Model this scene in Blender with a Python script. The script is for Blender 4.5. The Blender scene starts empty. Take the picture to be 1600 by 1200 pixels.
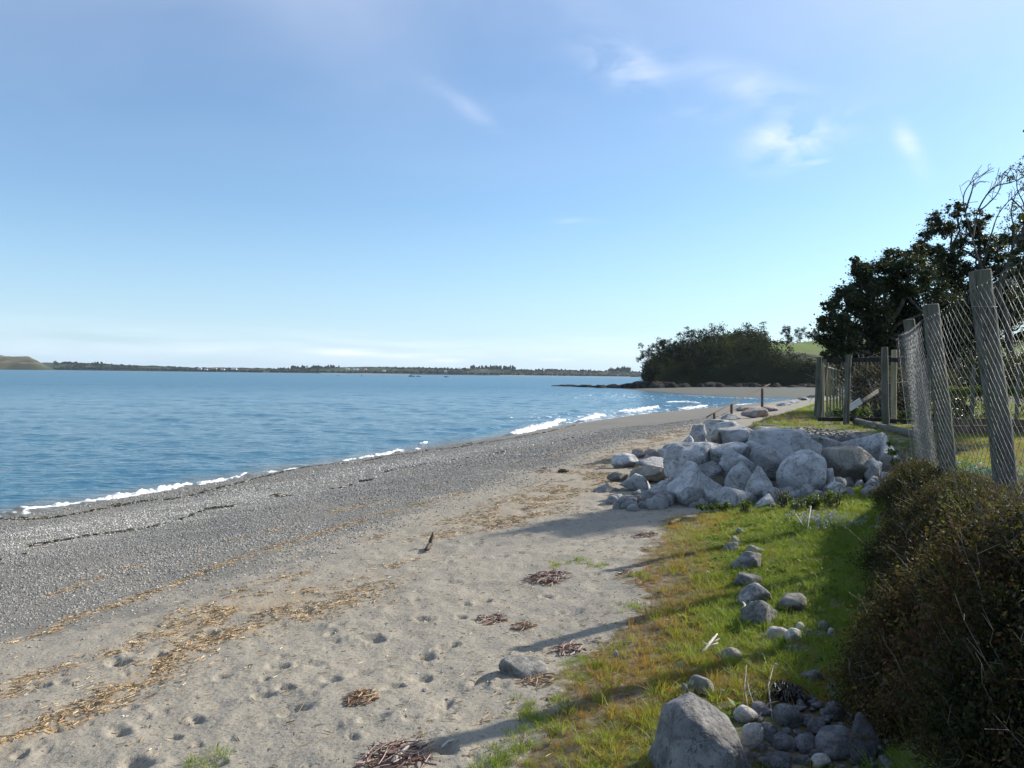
import bpy, bmesh, math, random
import numpy as np
from mathutils import Vector, Matrix, noise as mnoise

random.seed(7); np.random.seed(7)
rng = np.random.default_rng(7)
SC = bpy.context.scene
COL = SC.collection
R = math.radians

# ------------------------------------------------------------------ camera
EYE = np.array([0.0, 0.0, 4.2])
F = 1209.0
ROLL = R(0.694); PITCH = R(0.725)
cam_d = bpy.data.cameras.new('camera'); cam = bpy.data.objects.new('camera', cam_d); COL.objects.link(cam)
cam_d.sensor_fit = 'HORIZONTAL'; cam_d.sensor_width = 36.0; cam_d.lens = 36.0 * F / 1600.0
cam_d.clip_start = 0.05; cam_d.clip_end = 20000
fw = Vector((0, math.cos(PITCH), -math.sin(PITCH)))
rt = Vector((1, 0, 0)); up = rt.cross(fw)
q = Matrix.Rotation(-ROLL, 3, fw)
rt = q @ rt; up = q @ up
M3 = Matrix((rt, up, -fw)).transposed()
cam.matrix_world = Matrix.Translation(Vector(EYE)) @ M3.to_4x4()
SC.camera = cam
RT, UP, FW = np.array(rt), np.array(up), np.array(fw)

# ------------------------------------------------------------------ light
SUN_AZ, SUN_EL = R(63.0), R(31.0)          # azimuth clockwise from +Y
to_sun = Vector((math.sin(SUN_AZ) * math.cos(SUN_EL), math.cos(SUN_AZ) * math.cos(SUN_EL), math.sin(SUN_EL)))
sl = bpy.data.lights.new('sun', 'SUN'); sun = bpy.data.objects.new('sun', sl); COL.objects.link(sun)
sl.energy = 4.9; sl.angle = R(0.53); sl.color = (1.0, 0.93, 0.82)
sun.rotation_mode = 'QUATERNION'; sun.rotation_quaternion = to_sun.to_track_quat('Z', 'Y')
sun.location = (0, 0, 40)

def ray(px, py):
    d = FW * F + RT * (px - 800.0) + UP * (600.0 - py)
    return d / np.linalg.norm(d)

world = bpy.data.worlds.new('World'); SC.world = world; world.use_nodes = True
def build_world():
    nt = world.node_tree; N = nt.nodes; L = nt.links
    N.clear()
    out = N.new('ShaderNodeOutputWorld'); bg = N.new('ShaderNodeBackground'); bg.inputs[1].default_value = 0.085
    sky = N.new('ShaderNodeTexSky'); sky.sky_type = 'NISHITA'; sky.sun_disc = False
    sky.sun_elevation = SUN_EL; sky.sun_rotation = SUN_AZ
    sky.altitude = 0; sky.air_density = 1.0; sky.dust_density = 0.7; sky.ozone_density = 2.2
    tc = N.new('ShaderNodeTexCoord')
    sep = N.new('ShaderNodeSeparateXYZ'); L.new(tc.outputs['Generated'], sep.inputs[0])
    def mth(op, a, b=None, c=None, clamp=False):
        n = N.new('ShaderNodeMath'); n.operation = op; n.use_clamp = clamp
        for i, v in enumerate((a, b, c)):
            if v is None: continue
            if isinstance(v, (int, float)): n.inputs[i].default_value = v
            else: L.new(v, n.inputs[i])
        return n.outputs[0]
    el = mth('ARCSINE', sep.outputs[2]); az = mth('ARCTAN2', sep.outputs[0], sep.outputs[1])
    cmb = N.new('ShaderNodeCombineXYZ'); L.new(az, cmb.inputs[0]); L.new(el, cmb.inputs[1])
    def noise(scale, sx, sy, rot, det, dist=0.6, loc=0):
        mp = N.new('ShaderNodeMapping'); mp.inputs['Scale'].default_value = (sx, sy, 1); mp.inputs['Rotation'].default_value = (0, 0, rot)
        mp.inputs['Location'].default_value = (loc, loc * .7, 0)
        L.new(cmb.outputs[0], mp.inputs[0])
        n = N.new('ShaderNodeTexNoise'); n.inputs['Scale'].default_value = scale; n.inputs['Detail'].default_value = det
        n.inputs['Distortion'].default_value = dist; L.new(mp.outputs[0], n.inputs['Vector'])
        return n.outputs[0]
    fine = noise(9, 1.0, 2.2, R(-28), 7, 1.0)
    fine2 = noise(5, 1, 2.0, R(20), 5, 0.5, 3)
    wide = noise(2.2, 1, 2.6, R(12), 4, 0.4, 5)
    hor = noise(5, 1, 9, 0, 5, 0.3, 2)
    def blob(px, py, wpx, hpx, rot=0.0):
        d = ray(px, py); a0 = math.atan2(d[0], d[1]); e0 = math.asin(d[2])
        wa, we = wpx / F, hpx / F
        da = mth('SUBTRACT', az, a0); de = mth('SUBTRACT', el, e0)
        c, s = math.cos(rot), math.sin(rot)
        u = mth('DIVIDE', mth('ADD', mth('MULTIPLY', da, c), mth('MULTIPLY', de, s)), wa)
        v = mth('DIVIDE', mth('SUBTRACT', mth('MULTIPLY', de, c), mth('MULTIPLY', da, s)), we)
        rr = mth('ADD', mth('MULTIPLY', u, u), mth('MULTIPLY', v, v))
        return mth('POWER', 2.718, mth('MULTIPLY', rr, -1.0))
    tot = None
    for (px, py, w, h, rot, k) in ((1238, 218, 52, 27, 0.15, 2.1), (1272, 254, 26, 7, 0.0, 1.4), (1180, 140, 90, 22, -0.35, .8), (970, 95, 70, 28, -0.4, .85), (1420, 228, 34, 12, -1.1, 1.0),
                                   (1085, 182, 50, 9, 0.0, .6), (725, 165, 60, 12, -0.5, .35), (900, 345, 28, 4, 0.0, .6), (1340, 180, 30, 10, 0.3, .5)):
        b = mth('MULTIPLY', blob(px, py, w, h, rot), k)
        tot = b if tot is None else mth('ADD', tot, b)
    wisps = mth('MULTIPLY', tot, mth('MULTIPLY', mth('SUBTRACT', fine, 0.36), 2.2, clamp=True), clamp=True)
    # low puffs near the horizon
    lp = None
    for (px, py, w, h, k) in ((545, 550, 45, 5, 1.2), (635, 556, 40, 4, .9), (700, 563, 30, 3, .5), (870, 562, 26, 2.5, .6)):
        b = mth('MULTIPLY', blob(px, py, w, h, 0), k); lp = b if lp is None else mth('ADD', lp, b)
    lp = mth('MULTIPLY', lp, mth('MULTIPLY', mth('SUBTRACT', hor, 0.30), 2.0, clamp=True), clamp=True)
    # thin high veil that thickens upward, and a pale band low down
    veil = mth('MULTIPLY', mth('MULTIPLY', mth('SUBTRACT', el, 0.21), 3.6, clamp=True), mth('ADD', mth('MULTIPLY', mth('SUBTRACT', wide, 0.34), 2.2, clamp=True), .35), clamp=True)
    be = mth('DIVIDE', mth('SUBTRACT', el, 0.030), 0.020)
    band = mth('MULTIPLY', mth('POWER', 2.718, mth('MULTIPLY', mth('MULTIPLY', be, be), -1)), mth('MULTIPLY', mth('SUBTRACT', hor, 0.35), 2.2, clamp=True), clamp=True)
    def mix(fac, a, b):
        m = N.new('ShaderNodeMix'); m.data_type = 'RGBA'
        L.new(fac, m.inputs[0])
        for i, v in ((6, a), (7, b)):
            if isinstance(v, tuple): m.inputs[i].default_value = v
            else: L.new(v, m.inputs[i])
        return m.outputs[2]
    haz = mth('POWER', 2.718, mth('MULTIPLY', mth('DIVIDE', mth('MAXIMUM', el, 0.0), 0.12), -1.0))
    hs = N.new('ShaderNodeHueSaturation'); hs.inputs['Saturation'].default_value = 1.0; hs.inputs['Value'].default_value = 1.0
    L.new(sky.outputs[0], hs.inputs['Color'])
    mu = N.new('ShaderNodeMix'); mu.data_type = 'RGBA'; mu.blend_type = 'MULTIPLY'; mu.inputs[0].default_value = 1; L.new(hs.outputs[0], mu.inputs[6]); mu.inputs[7].default_value = (0.87, 1.13, 1.29, 1)
    c = mu.outputs[2]
    c = mix(mth('MULTIPLY', haz, 0.68), c, (5.7, 7.4, 9.3, 1))
    c = mix(mth('MULTIPLY', veil, 0.42), c, (6.9, 7.5, 9.1, 1))
    c = mix(mth('MULTIPLY', band, 0.55), c, (8.6, 9.6, 10.6, 1))
    c = mix(mth('MULTIPLY', wisps, 0.85), c, (8.6, 9.0, 10.2, 1))
    c = mix(mth('MULTIPLY', lp, 0.95), c, (10.4, 10.6, 11.2, 1))
    L.new(c, bg.inputs[0]); L.new(bg.outputs[0], out.inputs[0])
build_world()
SC.view_settings.view_transform = 'Standard'; SC.view_settings.look = 'None'
SC.view_settings.exposure = 0.62; SC.view_settings.gamma = 1.0; SC.view_settings.use_curve_mapping = False
SC.render.engine = 'CYCLES'
SC.cycles.max_bounces = 6; SC.cycles.diffuse_bounces = 3; SC.cycles.transparent_max_bounces = 6
SC.cycles.volume_bounces = 0
SC.cycles.use_denoising = True
try: SC.cycles.denoising_input_passes = 'RGB_ALBEDO_NORMAL'
except Exception: pass

# ------------------------------------------------------------------ numpy helpers
def _hash(ix, iy, seed):
    h = (ix.astype(np.int64) * 374761393 + iy.astype(np.int64) * 668265263 + seed * 1442695041) & 0xffffffff
    h = ((h ^ (h >> 13)) * 1274126177) & 0xffffffff
    return ((h ^ (h >> 16)) & 0xffff) / 65535.0
def vn(x, y, sc, seed=0):
    x = np.asarray(x, float) / sc; y = np.asarray(y, float) / sc
    ix, iy = np.floor(x), np.floor(y); fx, fy = x - ix, y - iy
    fx = fx * fx * (3 - 2 * fx); fy = fy * fy * (3 - 2 * fy)
    a = _hash(ix, iy, seed); b = _hash(ix + 1, iy, seed); c = _hash(ix, iy + 1, seed); d = _hash(ix + 1, iy + 1, seed)
    return (a * (1 - fx) + b * fx) * (1 - fy) + (c * (1 - fx) + d * fx) * fy - 0.5
def fbm(x, y, sc, seed=0, o=3):
    r = 0; a = 1.0
    for i in range(o): r = r + a * vn(x, y, sc, seed + i * 17); sc *= 0.48; a *= 0.5
    return r
def sstep(a, b, x):
    t = np.clip((x - a) / (b - a), 0, 1); return t * t * (3 - 2 * t)
def polydist(x, y, P, closed=True):
    """signed distance (inside positive) to polygon, or plain distance to a polyline"""
    x = np.asarray(x, float); y = np.asarray(y, float)
    d2 = np.full(x.shape, 1e18); ins = np.zeros(x.shape, bool)
    n = len(P); m = n if closed else n - 1
    for i in range(m):
        ax, ay = P[i]; bx, by = P[(i + 1) % n]
        ex, ey = bx - ax, by - ay; L2 = ex * ex + ey * ey + 1e-12
        t = np.clip(((x - ax) * ex + (y - ay) * ey) / L2, 0, 1)
        d2 = np.minimum(d2, (x - ax - t * ex) ** 2 + (y - ay - t * ey) ** 2)
        if closed:
            c = (ay > y) != (by > y)
            xi = (bx - ax) * (y - ay) / (by - ay if by != ay else 1e-9) + ax
            ins ^= c & (x < xi)
    d = np.sqrt(d2)
    return np.where(ins, d, -d) if closed else d

LAND = [(-60, -90), (-37, -34), (-14.3, 21.6), (-10.6, 30.6), (-3.8, 45.4), (5.5, 66.8), (14, 84), (25, 101), (40, 119), (56, 133), (60, 141), (56, 150), (46, 157), (39.5, 175), (35.5, 205),
        (33, 235), (39, 262), (48, 300), (60, 375), (220, 580), (900, 900), (900, -90)]
TERR = [(1.6, -30), (1.3, 0), (1.25, 2.4), (1.42, 3.1), (1.75, 3.9), (2.45, 5.4), (3.15, 7.0), (3.9, 9.0), (4.9, 10.2), (5.8, 11.2), (6.75, 12.2), (6.6, 13.3), (5.2, 13.9), (4.1, 14.4), (4.6, 17.5), (6.2, 22), (10, 31), (15, 41), (24, 58), (42, 84),
        (70, 108), (100, 130), (140, 180), (900, 300), (900, -30)]
HILL = [(41.5, 243), (58, 249), (90, 250), (125, 246), (150, 215), (170, 190), (900, 260), (900, 800), (120, 470), (62, 372), (51, 300), (45.5, 268)]
FOOT = []      # footprints: x, y, half length, half width, angle, depth

def S_of(x, y): return polydist(x, y, LAND)
def H(x, y, fine=True):
    x = np.asarray(x, float); y = np.asarray(y, float)
    s = S_of(x, y)
    far = sstep(110, 150, y)
    sw = s + 0.5 * fbm(x, y, 3.0, 5, 2) * sstep(2, 6, s)
    near = np.interp(sw, [-400, -120, -30, -6, 0, 4, 15, 21.4, 27, 60, 900], [-14, -9, -3.2, -0.8, 0, 0.52, 1.9, 2.5, 2.68, 2.9, 3.2])
    farh = np.interp(s, [-400, -120, -30, -6, 0, 12, 30, 90, 900], [-14, -9, -3.2, -0.8, 0, 0.55, 1.0, 1.6, 3.0])
    h = near * (1 - far) + farh * far
    # terrace
    t = polydist(x, y, TERR) + 0.25 * fbm(x, y, 1.3, 9, 2)
    top = np.interp(y, [0, 3, 5.8, 7.3, 9.3, 20, 45, 100, 140], [3.25, 3.3, 3.33, 3.25, 3.18, 3.1, 3.05, 3.0, 2.6])
    wdt = np.interp(y, [0, 6, 9, 14, 30], [0.75, 0.85, 0.8, 0.7, 2.0])
    k = sstep(0, 1, t / wdt)
    h = np.where(t > 0, np.maximum(h, h * (1 - k) + top * k), h)
    h = h + 0.05 * fbm(x, y, 1.2, 31, 2) * sstep(0, 1.5, t) * (y < 60)
    # mound under the rock pile
    mx = np.exp(-(((x - 3.9) / 1.7) ** 4 + ((y - 13.0) / 2.0) ** 4))
    h = np.where(mx > .3, np.maximum(h, (2.15 + 0.62 * np.clip((y - 10.2) / 3.3, 0, 1)) * mx), h)
    # headland
    di = polydist(x, y, HILL)
    hh = np.interp(di, [0, 3, 9, 20, 50, 90, 200], [0, 5.0, 8.5, 11, 15.8, 19.5, 20.5]) * (1 + 0.25 * fbm(x, y, 30, 3, 2))
    h = np.where(di > 0, np.maximum(h, h * .3 + hh), h)
    if fine:
        nearm = (y < 60) & (s > 0)
        sand = sstep(14, 16.5, s) * (1 - sstep(0.0, .6, t)) * (y < 60)
        h = h + np.where(nearm, 0.05 * fbm(x, y, 0.9, 2, 2) * sand + 0.022 * fbm(x, y, 0.16, 4, 2) * sand, 0)
        h = h + np.where(nearm, 0.10 * fbm(x, y, 2.5, 12, 3) * sstep(0.5, 3, s) * (1 - sand), 0)
        if FOOT:
            for (fx, fy, a, b, an, dep) in FOOT:
                m = (np.abs(x - fx) < 3.2 * a) & (np.abs(y - fy) < 3.2 * a)
                if not m.any(): continue
                dx, dy = x[m] - fx, y[m] - fy
                u = (dx * math.cos(an) + dy * math.sin(an)) / a; v = (-dx * math.sin(an) + dy * math.cos(an)) / b
                r = np.sqrt(u * u + v * v) * (1 + 0.8 * vn(x[m], y[m], .05, 8))
                h[m] += dep * (-(1 - sstep(0.35, 1.1, r)) + 0.28 * np.exp(-((r - 1.35) / 0.32) ** 2))
    return h

_T = np.exp(np.linspace(math.log(1.6), math.log(3000), 2600))
def at(px, py, z=None, fine=False):
    """point of the ground (or of the level z) seen in direction px, py"""
    d = ray(px, py)
    if z is not None:
        t = (z - EYE[2]) / d[2]; return EYE + d * t
    P = EYE[None] + d[None] * _T[:, None]
    h = H(P[:, 0], P[:, 1], fine)
    b = np.nonzero(P[:, 2] < h)[0]
    i = b[0] if len(b) else len(_T) - 1
    i = max(i, 1)
    a0 = P[i - 1, 2] - h[i - 1]; a1 = P[i, 2] - h[i]; w = a0 / (a0 - a1 + 1e-9)
    return P[i - 1] * (1 - w) + P[i] * w
def PY(px, py, Y):
    d = ray(px, py); return EYE + d * (Y / d[1])
def hz(x, y, fine=True):
    return float(H(np.array([float(x)]), np.array([float(y)]), fine)[0])

fp = [(580, 995, 30), (440, 1042, 26), (480, 1036, 26), (520, 1062, 26), (565, 1050, 26), (412, 1085, 22), (446, 1074, 20), (585, 1128, 24), (550, 1155, 16), (183, 1143, 22), (215, 1190, 34), (310, 1120, 20), (275, 1148, 16),
      (250, 1108, 16), (345, 1060, 18), (245, 1023, 18), (188, 1036, 22), (65, 1071, 22), (98, 1063, 14), (615, 1078, 20), (655, 1060, 22), (755, 1070, 22), (696, 1007, 20), (664, 1022, 24), (755, 937, 18), (793, 930, 9),
      (710, 910, 16), (853, 931, 14), (660, 965, 20), (875, 955, 9), (900, 865, 18), (780, 871, 18), (812, 867, 12), (730, 942, 12), (648, 935, 8), (720, 961, 16), (923, 848, 12), (745, 850, 12), (690, 1170, 30), (340, 1190, 22),
      (470, 1108, 22), (445, 1112, 16), (310, 1160, 12), (415, 1060, 14), (520, 1000, 14), (600, 1040, 12), (860, 820, 14), (820, 838, 12), (960, 835, 12), (900, 812, 12), (700, 880, 10), (560, 930, 12), (480, 950, 14), (330, 985, 14), (150, 1100, 14),
      (85, 1140, 14), (30, 1180, 20), (130, 1060, 12), (640, 1130, 14), (870, 990, 12), (930, 900, 12), (790, 1020, 12), (840, 1010, 10), (700, 1100, 12), (905, 770, 10), (820, 800, 12), (770, 790, 10), (990, 770, 10), (360, 1150, 10)]
_f = []
for (px, py, w) in fp:
    p = at(px, py); a = max(0.035, w / F * p[1] * 0.95)
    _f.append((p[0], p[1], min(a, .14), min(a, .14) * random.uniform(.5, .75), random.uniform(-.9, .5), random.uniform(.022, .04) * min(1, a / .07)))
for i in range(210):
    px = random.uniform(-100, 1080); py = random.uniform(740, 1230)
    p = at(px, py); s = float(S_of(p[:1], p[1:2])[0])
    if s < 15.6: continue
    a = random.uniform(.015, .05) * (1 + p[1] * .04)
    _f.append((p[0], p[1], a, a * random.uniform(.5, .9), random.uniform(-1.2, 1.2), a * random.uniform(.18, .38)))
FOOT = _f

# ------------------------------------------------------------------ mesh helpers
def tag(o, label=None, cat=None, group=None, kind=None):
    if label: o['label'] = label
    if cat: o['category'] = cat
    if group: o['group'] = group
    if kind: o['kind'] = kind
    return o
def mesh_np(name, V, Fs, mat=None, smooth=True, attrs=None):
    V = np.asarray(V, np.float32).reshape(-1, 3)
    if not isinstance(Fs, (list, tuple)): Fs = [Fs]
    Fs = [np.asarray(f, np.int32) for f in Fs if len(f)]
    me = bpy.data.meshes.new(name)
    me.vertices.add(len(V)); me.vertices.foreach_set('co', V.ravel())
    if Fs:
        lo = np.concatenate([f.ravel() for f in Fs]); tot = np.concatenate([np.full(len(f), f.shape[1]) for f in Fs])
        st = np.concatenate([[0], np.cumsum(tot)[:-1]])
        me.loops.add(len(lo)); me.loops.foreach_set('vertex_index', lo.astype(np.int32))
        me.polygons.add(len(tot)); me.polygons.foreach_set('loop_start', st.astype(np.int32)); me.polygons.foreach_set('loop_total', tot.astype(np.int32))
        me.polygons.foreach_set('use_smooth', np.full(len(tot), smooth, bool))
    for k, a in (attrs or {}).items():
        a = np.asarray(a, np.float32)
        if a.ndim == 1:
            at_ = me.attributes.new(k, 'FLOAT', 'POINT'); at_.data.foreach_set('value', a)
        else:
            at_ = me.attributes.new(k, 'FLOAT_VECTOR', 'POINT'); at_.data.foreach_set('vector', a.ravel())
    if mat: me.materials.append(mat)
    me.update(calc_edges=True); me.validate()
    return me
def obj(name, me, parent=None, loc=(0, 0, 0), rot=(0, 0, 0), link=True):
    o = bpy.data.objects.new(name, me); o.location = loc; o.rotation_euler = rot
    if link: COL.objects.link(o)
    if parent: o.parent = parent
    return o
def empty(name, loc=(0, 0, 0)):
    o = bpy.data.objects.new(name, None); COL.objects.link(o); o.location = loc; o.empty_display_size = .1; return o
class MB:
    def __init__(s): s.v = []; s.q = []; s.t = []; s.n = 0; s.c = []
    def add(s, V, Q=None, T=None, col=None):
        V = np.asarray(V, float).reshape(-1, 3)
        s.v.append(V)
        if Q is not None and len(Q): s.q.append(np.asarray(Q) + s.n)
        if T is not None and len(T): s.t.append(np.asarray(T) + s.n)
        s.c.append(np.full(len(V), 0.5) if col is None else (np.full(len(V), col) if np.isscalar(col) else np.asarray(col, float)))
        s.n += len(V)
    def tube(s, P, r, n=5, cap=True, col=None):
        P = np.asarray(P, float); m = len(P)
        r = np.full(m, r) if np.isscalar(r) else np.asarray(r, float)
        T = np.gradient(P, axis=0); T /= (np.linalg.norm(T, axis=1, keepdims=True) + 1e-9)
        ref = np.array([0, 0, 1.0]) if abs(T[0][2]) < .9 else np.array([1.0, 0, 0])
        A = np.cross(T, ref); A /= (np.linalg.norm(A, axis=1, keepdims=True) + 1e-9); B = np.cross(T, A)
        an = np.arange(n) / n * 2 * math.pi
        V = P[:, None] + r[:, None, None] * (A[:, None] * np.cos(an)[None, :, None] + B[:, None] * np.sin(an)[None, :, None])
        i = np.arange(m - 1)[:, None] * n; j = np.arange(n)[None]; jn = (j + 1) % n
        Q = np.stack([i + j, i + jn, i + n + jn, i + n + j], -1).reshape(-1, 4)
        V = V.reshape(-1, 3); T3 = []
        if cap:
            V = np.vstack([V, P[0], P[-1]]); a, b = m * n, m * n + 1
            for k in range(n):
                T3.append((a, (k + 1) % n, k)); T3.append((b, (m - 1) * n + k, (m - 1) * n + (k + 1) % n))
        s.add(V, Q, T3, col)
    def box(s, c, size, rot=None, col=None):
        V = np.array([(x, y, z) for x in (-.5, .5) for y in (-.5, .5) for z in (-.5, .5)]) * np.asarray(size)
        if rot is not None: V = V @ np.array(rot).T
        s.add(V + np.asarray(c), [(0, 1, 3, 2), (4, 6, 7, 5), (0, 4, 5, 1), (2, 3, 7, 6), (0, 2, 6, 4), (1, 5, 7, 3)], col=col)
    def mesh(s, name, mat, smooth=True):
        F_ = []
        if s.q: F_.append(np.concatenate(s.q))
        if s.t: F_.append(np.concatenate(s.t))
        return mesh_np(name, np.concatenate(s.v), F_, mat, smooth, {'tint': np.concatenate(s.c)})

# ------------------------------------------------------------------ materials
class NT:
    def __init__(s, name):
        s.m = bpy.data.materials.new(name); s.m.use_nodes = True; s.t = s.m.node_tree; s.t.nodes.clear()
        s.out = s.n('OutputMaterial')
    def n(s, ty, **kw):
        nd = s.t.nodes.new('ShaderNode' + ty)
        for k, v in kw.items(): setattr(nd, k, v)
        return nd
    def set(s, sock, v):
        if isinstance(v, bpy.types.NodeSocket): s.t.links.new(v, sock)
        elif v is not None:
            if hasattr(sock.default_value, '__len__') and isinstance(v, tuple) and len(v) == 3 and len(sock.default_value) == 4: v = (*v, 1)
            sock.default_value = v
    def pos(s):
        if not hasattr(s, '_p'): s._p = s.n('NewGeometry').outputs['Position']
        return s._p
    def oc(s):
        if not hasattr(s, '_o'): s._o = s.n('TexCoord').outputs['Object']
        return s._o
    def noise(s, scale, detail=4, vec=None, dist=0, rough=.5, out=0):
        nd = s.n('TexNoise'); s.set(nd.inputs['Vector'], vec or s.pos()); nd.inputs['Scale'].default_value = scale
        nd.inputs['Detail'].default_value = detail; nd.inputs['Distortion'].default_value = dist; nd.inputs['Roughness'].default_value = rough
        return nd.outputs[out]
    def vor(s, scale, vec=None, feat='F1', out='Distance', rnd=1.0):
        nd = s.n('TexVoronoi', feature=feat); s.set(nd.inputs['Vector'], vec or s.pos()); nd.inputs['Scale'].default_value = scale
        nd.inputs['Randomness'].default_value = rnd
        return nd.outputs[out]
    def map(s, sc, vec=None, rot=(0, 0, 0)):
        nd = s.n('Mapping'); s.set(nd.inputs[0], vec or s.pos()); nd.inputs['Scale'].default_value = sc; nd.inputs['Rotation'].default_value = rot
        return nd.outputs[0]
    def ma(s, op, a, b=None, clamp=False):
        nd = s.n('Math', operation=op, use_clamp=clamp); s.set(nd.inputs[0], a)
        if b is not None: s.set(nd.inputs[1], b)
        return nd.outputs[0]
    def rr(s, v, a, b, c=0.0, d=1.0):
        nd = s.n('MapRange', interpolation_type='SMOOTHSTEP'); s.set(nd.inputs[0], v)
        for i, k in enumerate((a, b, c, d)): nd.inputs[i + 1].default_value = k
        return nd.outputs[0]
    def mix(s, f, a, b, blend='MIX'):
        nd = s.n('Mix', data_type='RGBA', blend_type=blend); s.set(nd.inputs[0], f); s.set(nd.inputs[6], a); s.set(nd.inputs[7], b)
        return nd.outputs[2]
    def ramp(s, v, stops):
        nd = s.n('ValToRGB'); s.set(nd.inputs[0], v); cr = nd.color_ramp
        while len(cr.elements) > 1: cr.elements.remove(cr.elements[-1])
        cr.elements[0].position = stops[0][0]; cr.elements[0].color = (*stops[0][1], 1)
        for p, c in stops[1:]:
            e = cr.elements.new(p); e.color = (*c, 1)
        return nd.outputs[0]
    def attr(s, name, inst=False, vec=False):
        nd = s.n('Attribute', attribute_type='INSTANCER' if inst else 'GEOMETRY', attribute_name=name)
        return nd.outputs['Vector' if vec else 'Fac']
    def bump(s, h, dist, strength=1.0, nrm=None):
        nd = s.n('Bump'); nd.inputs['Strength'].default_value = strength; nd.inputs['Distance'].default_value = dist
        s.set(nd.inputs['Height'], h)
        if nrm is not None: s.set(nd.inputs['Normal'], nrm)
        return nd.outputs[0]
    def bsdf(s, col, rough=.8, nrm=None, spec=.3, **kw):
        b = s.n('BsdfPrincipled'); s.set(b.inputs['Base Color'], col); s.set(b.inputs['Roughness'], rough)
        s.set(b.inputs['Specular IOR Level'], spec)
        if nrm is not None: s.set(b.inputs['Normal'], nrm)
        for k, v in kw.items(): s.set(b.inputs[k.replace('_', ' ')], v)
        return b.outputs[0]
    def done(s, sh): s.t.links.new(sh, s.out.inputs[0]); return s.m

def m_ground():
    t = NT('beach_ground')
    peb, soil, wet, far, litter, dark, rust = (t.attr(k) for k in ('peb', 'soil', 'wet', 'far', 'litter', 'dark', 'rust'))
    n1 = t.noise(1.3, 5); n2 = t.noise(28, 4); n3 = t.noise(190, 3)
    sand = t.mix(n1, (.232, .206, .160), (.292, .262, .205))
    sand = t.mix(t.rr(n2, .45, .75), sand, (.180, .158, .120))
    sand = t.mix(t.rr(t.noise(52, 4), .59, .68), sand, (.085, .065, .045))
    sand = t.mix(t.ma('MULTIPLY', n3, .35), sand, (.42, .39, .34))
    # pebbles too small to build
    vc = t.vor(42, out='Color'); vd = t.vor(42)
    g = t.n('SeparateColor'); t.set(g.inputs[0], vc)
    pc = t.ramp(g.outputs[0], [(0, (.12, .12, .11)), (.4, (.205, .20, .18)), (.75, (.29, .28, .25)), (.93, (.42, .41, .39)), (1, (.66, .65, .62))])
    pc = t.mix(t.rr(vd, .0, .022), pc, pc)
    pc = t.mix(t.rr(t.ma('MULTIPLY', vd, 42.0), .45, .75), pc, (.13, .125, .115))
    pc = t.mix(.5, pc, (.225, .205, .165))
    pm = t.rr(t.ma('ADD', peb, t.ma('MULTIPLY', t.ma('SUBTRACT', t.noise(7, 5), .5), .9)), .38, .62)
    c = t.mix(pm, sand, pc)
    fc = t.mix(t.noise(.35, 5), (.085, .090, .075), (.130, .134, .112))
    c = t.mix(far, c, fc)
    so = t.mix(t.rr(t.noise(11, 8), .35, .62), (.060, .048, .026), (.19, .16, .11))
    so = t.mix(t.rr(t.noise(2.2, 4), .42, .62), so, (.085, .11, .03))
    so = t.mix(t.ma('MULTIPLY', rust, .7, clamp=True), so, t.mix(t.rr(t.noise(16, 7), .35, .65), (.10, .060, .028), (.22, .17, .115)))
    sm = t.rr(t.ma('ADD', soil, t.ma('MULTIPLY', t.ma('SUBTRACT', t.noise(7, 8), .5), 2.2)), .35, .75)
    c = t.mix(sm, c, so)
    c = t.mix(t.attr('meadow'), c, t.mix(t.noise(.12, 5), (.07, .115, .022), (.13, .17, .04)))
    c = t.mix(t.ma('MULTIPLY', wet, .5), c, (.045, .04, .034))
    c = t.mix(t.ma('MULTIPLY', litter, t.rr(t.noise(22, 4), .42, .62)), c, (.36, .245, .12))
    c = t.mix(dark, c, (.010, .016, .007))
    hgt = t.ma('ADD', t.ma('MULTIPLY', t.noise(36, 5), .5), t.ma('MULTIPLY', n3, .12))
    ph = t.ma('MULTIPLY', t.rr(t.ma('MULTIPLY', vd, 42.0), .8, .0), 1.0)
    hmix = t.n('Mix', data_type='FLOAT'); t.set(hmix.inputs[0], pm); t.set(hmix.inputs[2], hgt); t.set(hmix.inputs[3], ph)
    nr = t.bump(hmix.outputs[0], .022, .8)
    ro = t.ma('SUBTRACT', .92, t.ma('MULTIPLY', wet, .62))
    return t.done(t.bsdf(c, ro, nr, t.ma('MULTIPLY', t.ma('SUBTRACT', 1.0, dark), .18)))
def m_sea():
    t = NT('sea_water')
    shal, foam, dist = t.attr('shallow'), t.attr('foam'), t.attr('dist')
    c = t.mix(shal, (.024, .110, .172), (.125, .115, .090))
    m1 = t.map((1, 1, 1), rot=(0, 0, R(25)))
    st = t.map((.55, 1.5, 1), rot=(0, 0, R(-15)))
    h1 = t.noise(1.5, 4, st, .5); h2 = t.noise(5.5, 3, st, .4); h3 = t.noise(.22, 3, st, .3)
    near = t.ma('SUBTRACT', 1.0, dist)
    h = t.ma('ADD', t.ma('MULTIPLY', h1, .30), t.ma('MULTIPLY', t.ma('MULTIPLY', h2, .055), near))
    h = t.ma('ADD', h, t.ma('MULTIPLY', h3, .35))
    nr = t.bump(h, 1.0, .55)
    ro = t.ma('ADD', .10, t.ma('MULTIPLY', dist, .18))
    w = t.bsdf(c, ro, nr, .5, IOR=1.333)
    fm = t.rr(t.ma('ADD', foam, t.ma('MULTIPLY', t.ma('SUBTRACT', t.noise(2.2, 7, t.map((.55, .30, 1), rot=(0, 0, R(-8))), .6), .5), 1.3)), .56, .68)
    f = t.bsdf((.62, .64, .66), .8, None, .2)
    mx = t.n('MixShader'); t.set(mx.inputs[0], fm); t.t.links.new(w, mx.inputs[1]); t.t.links.new(f, mx.inputs[2])
    return t.done(mx.outputs[0])
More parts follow.
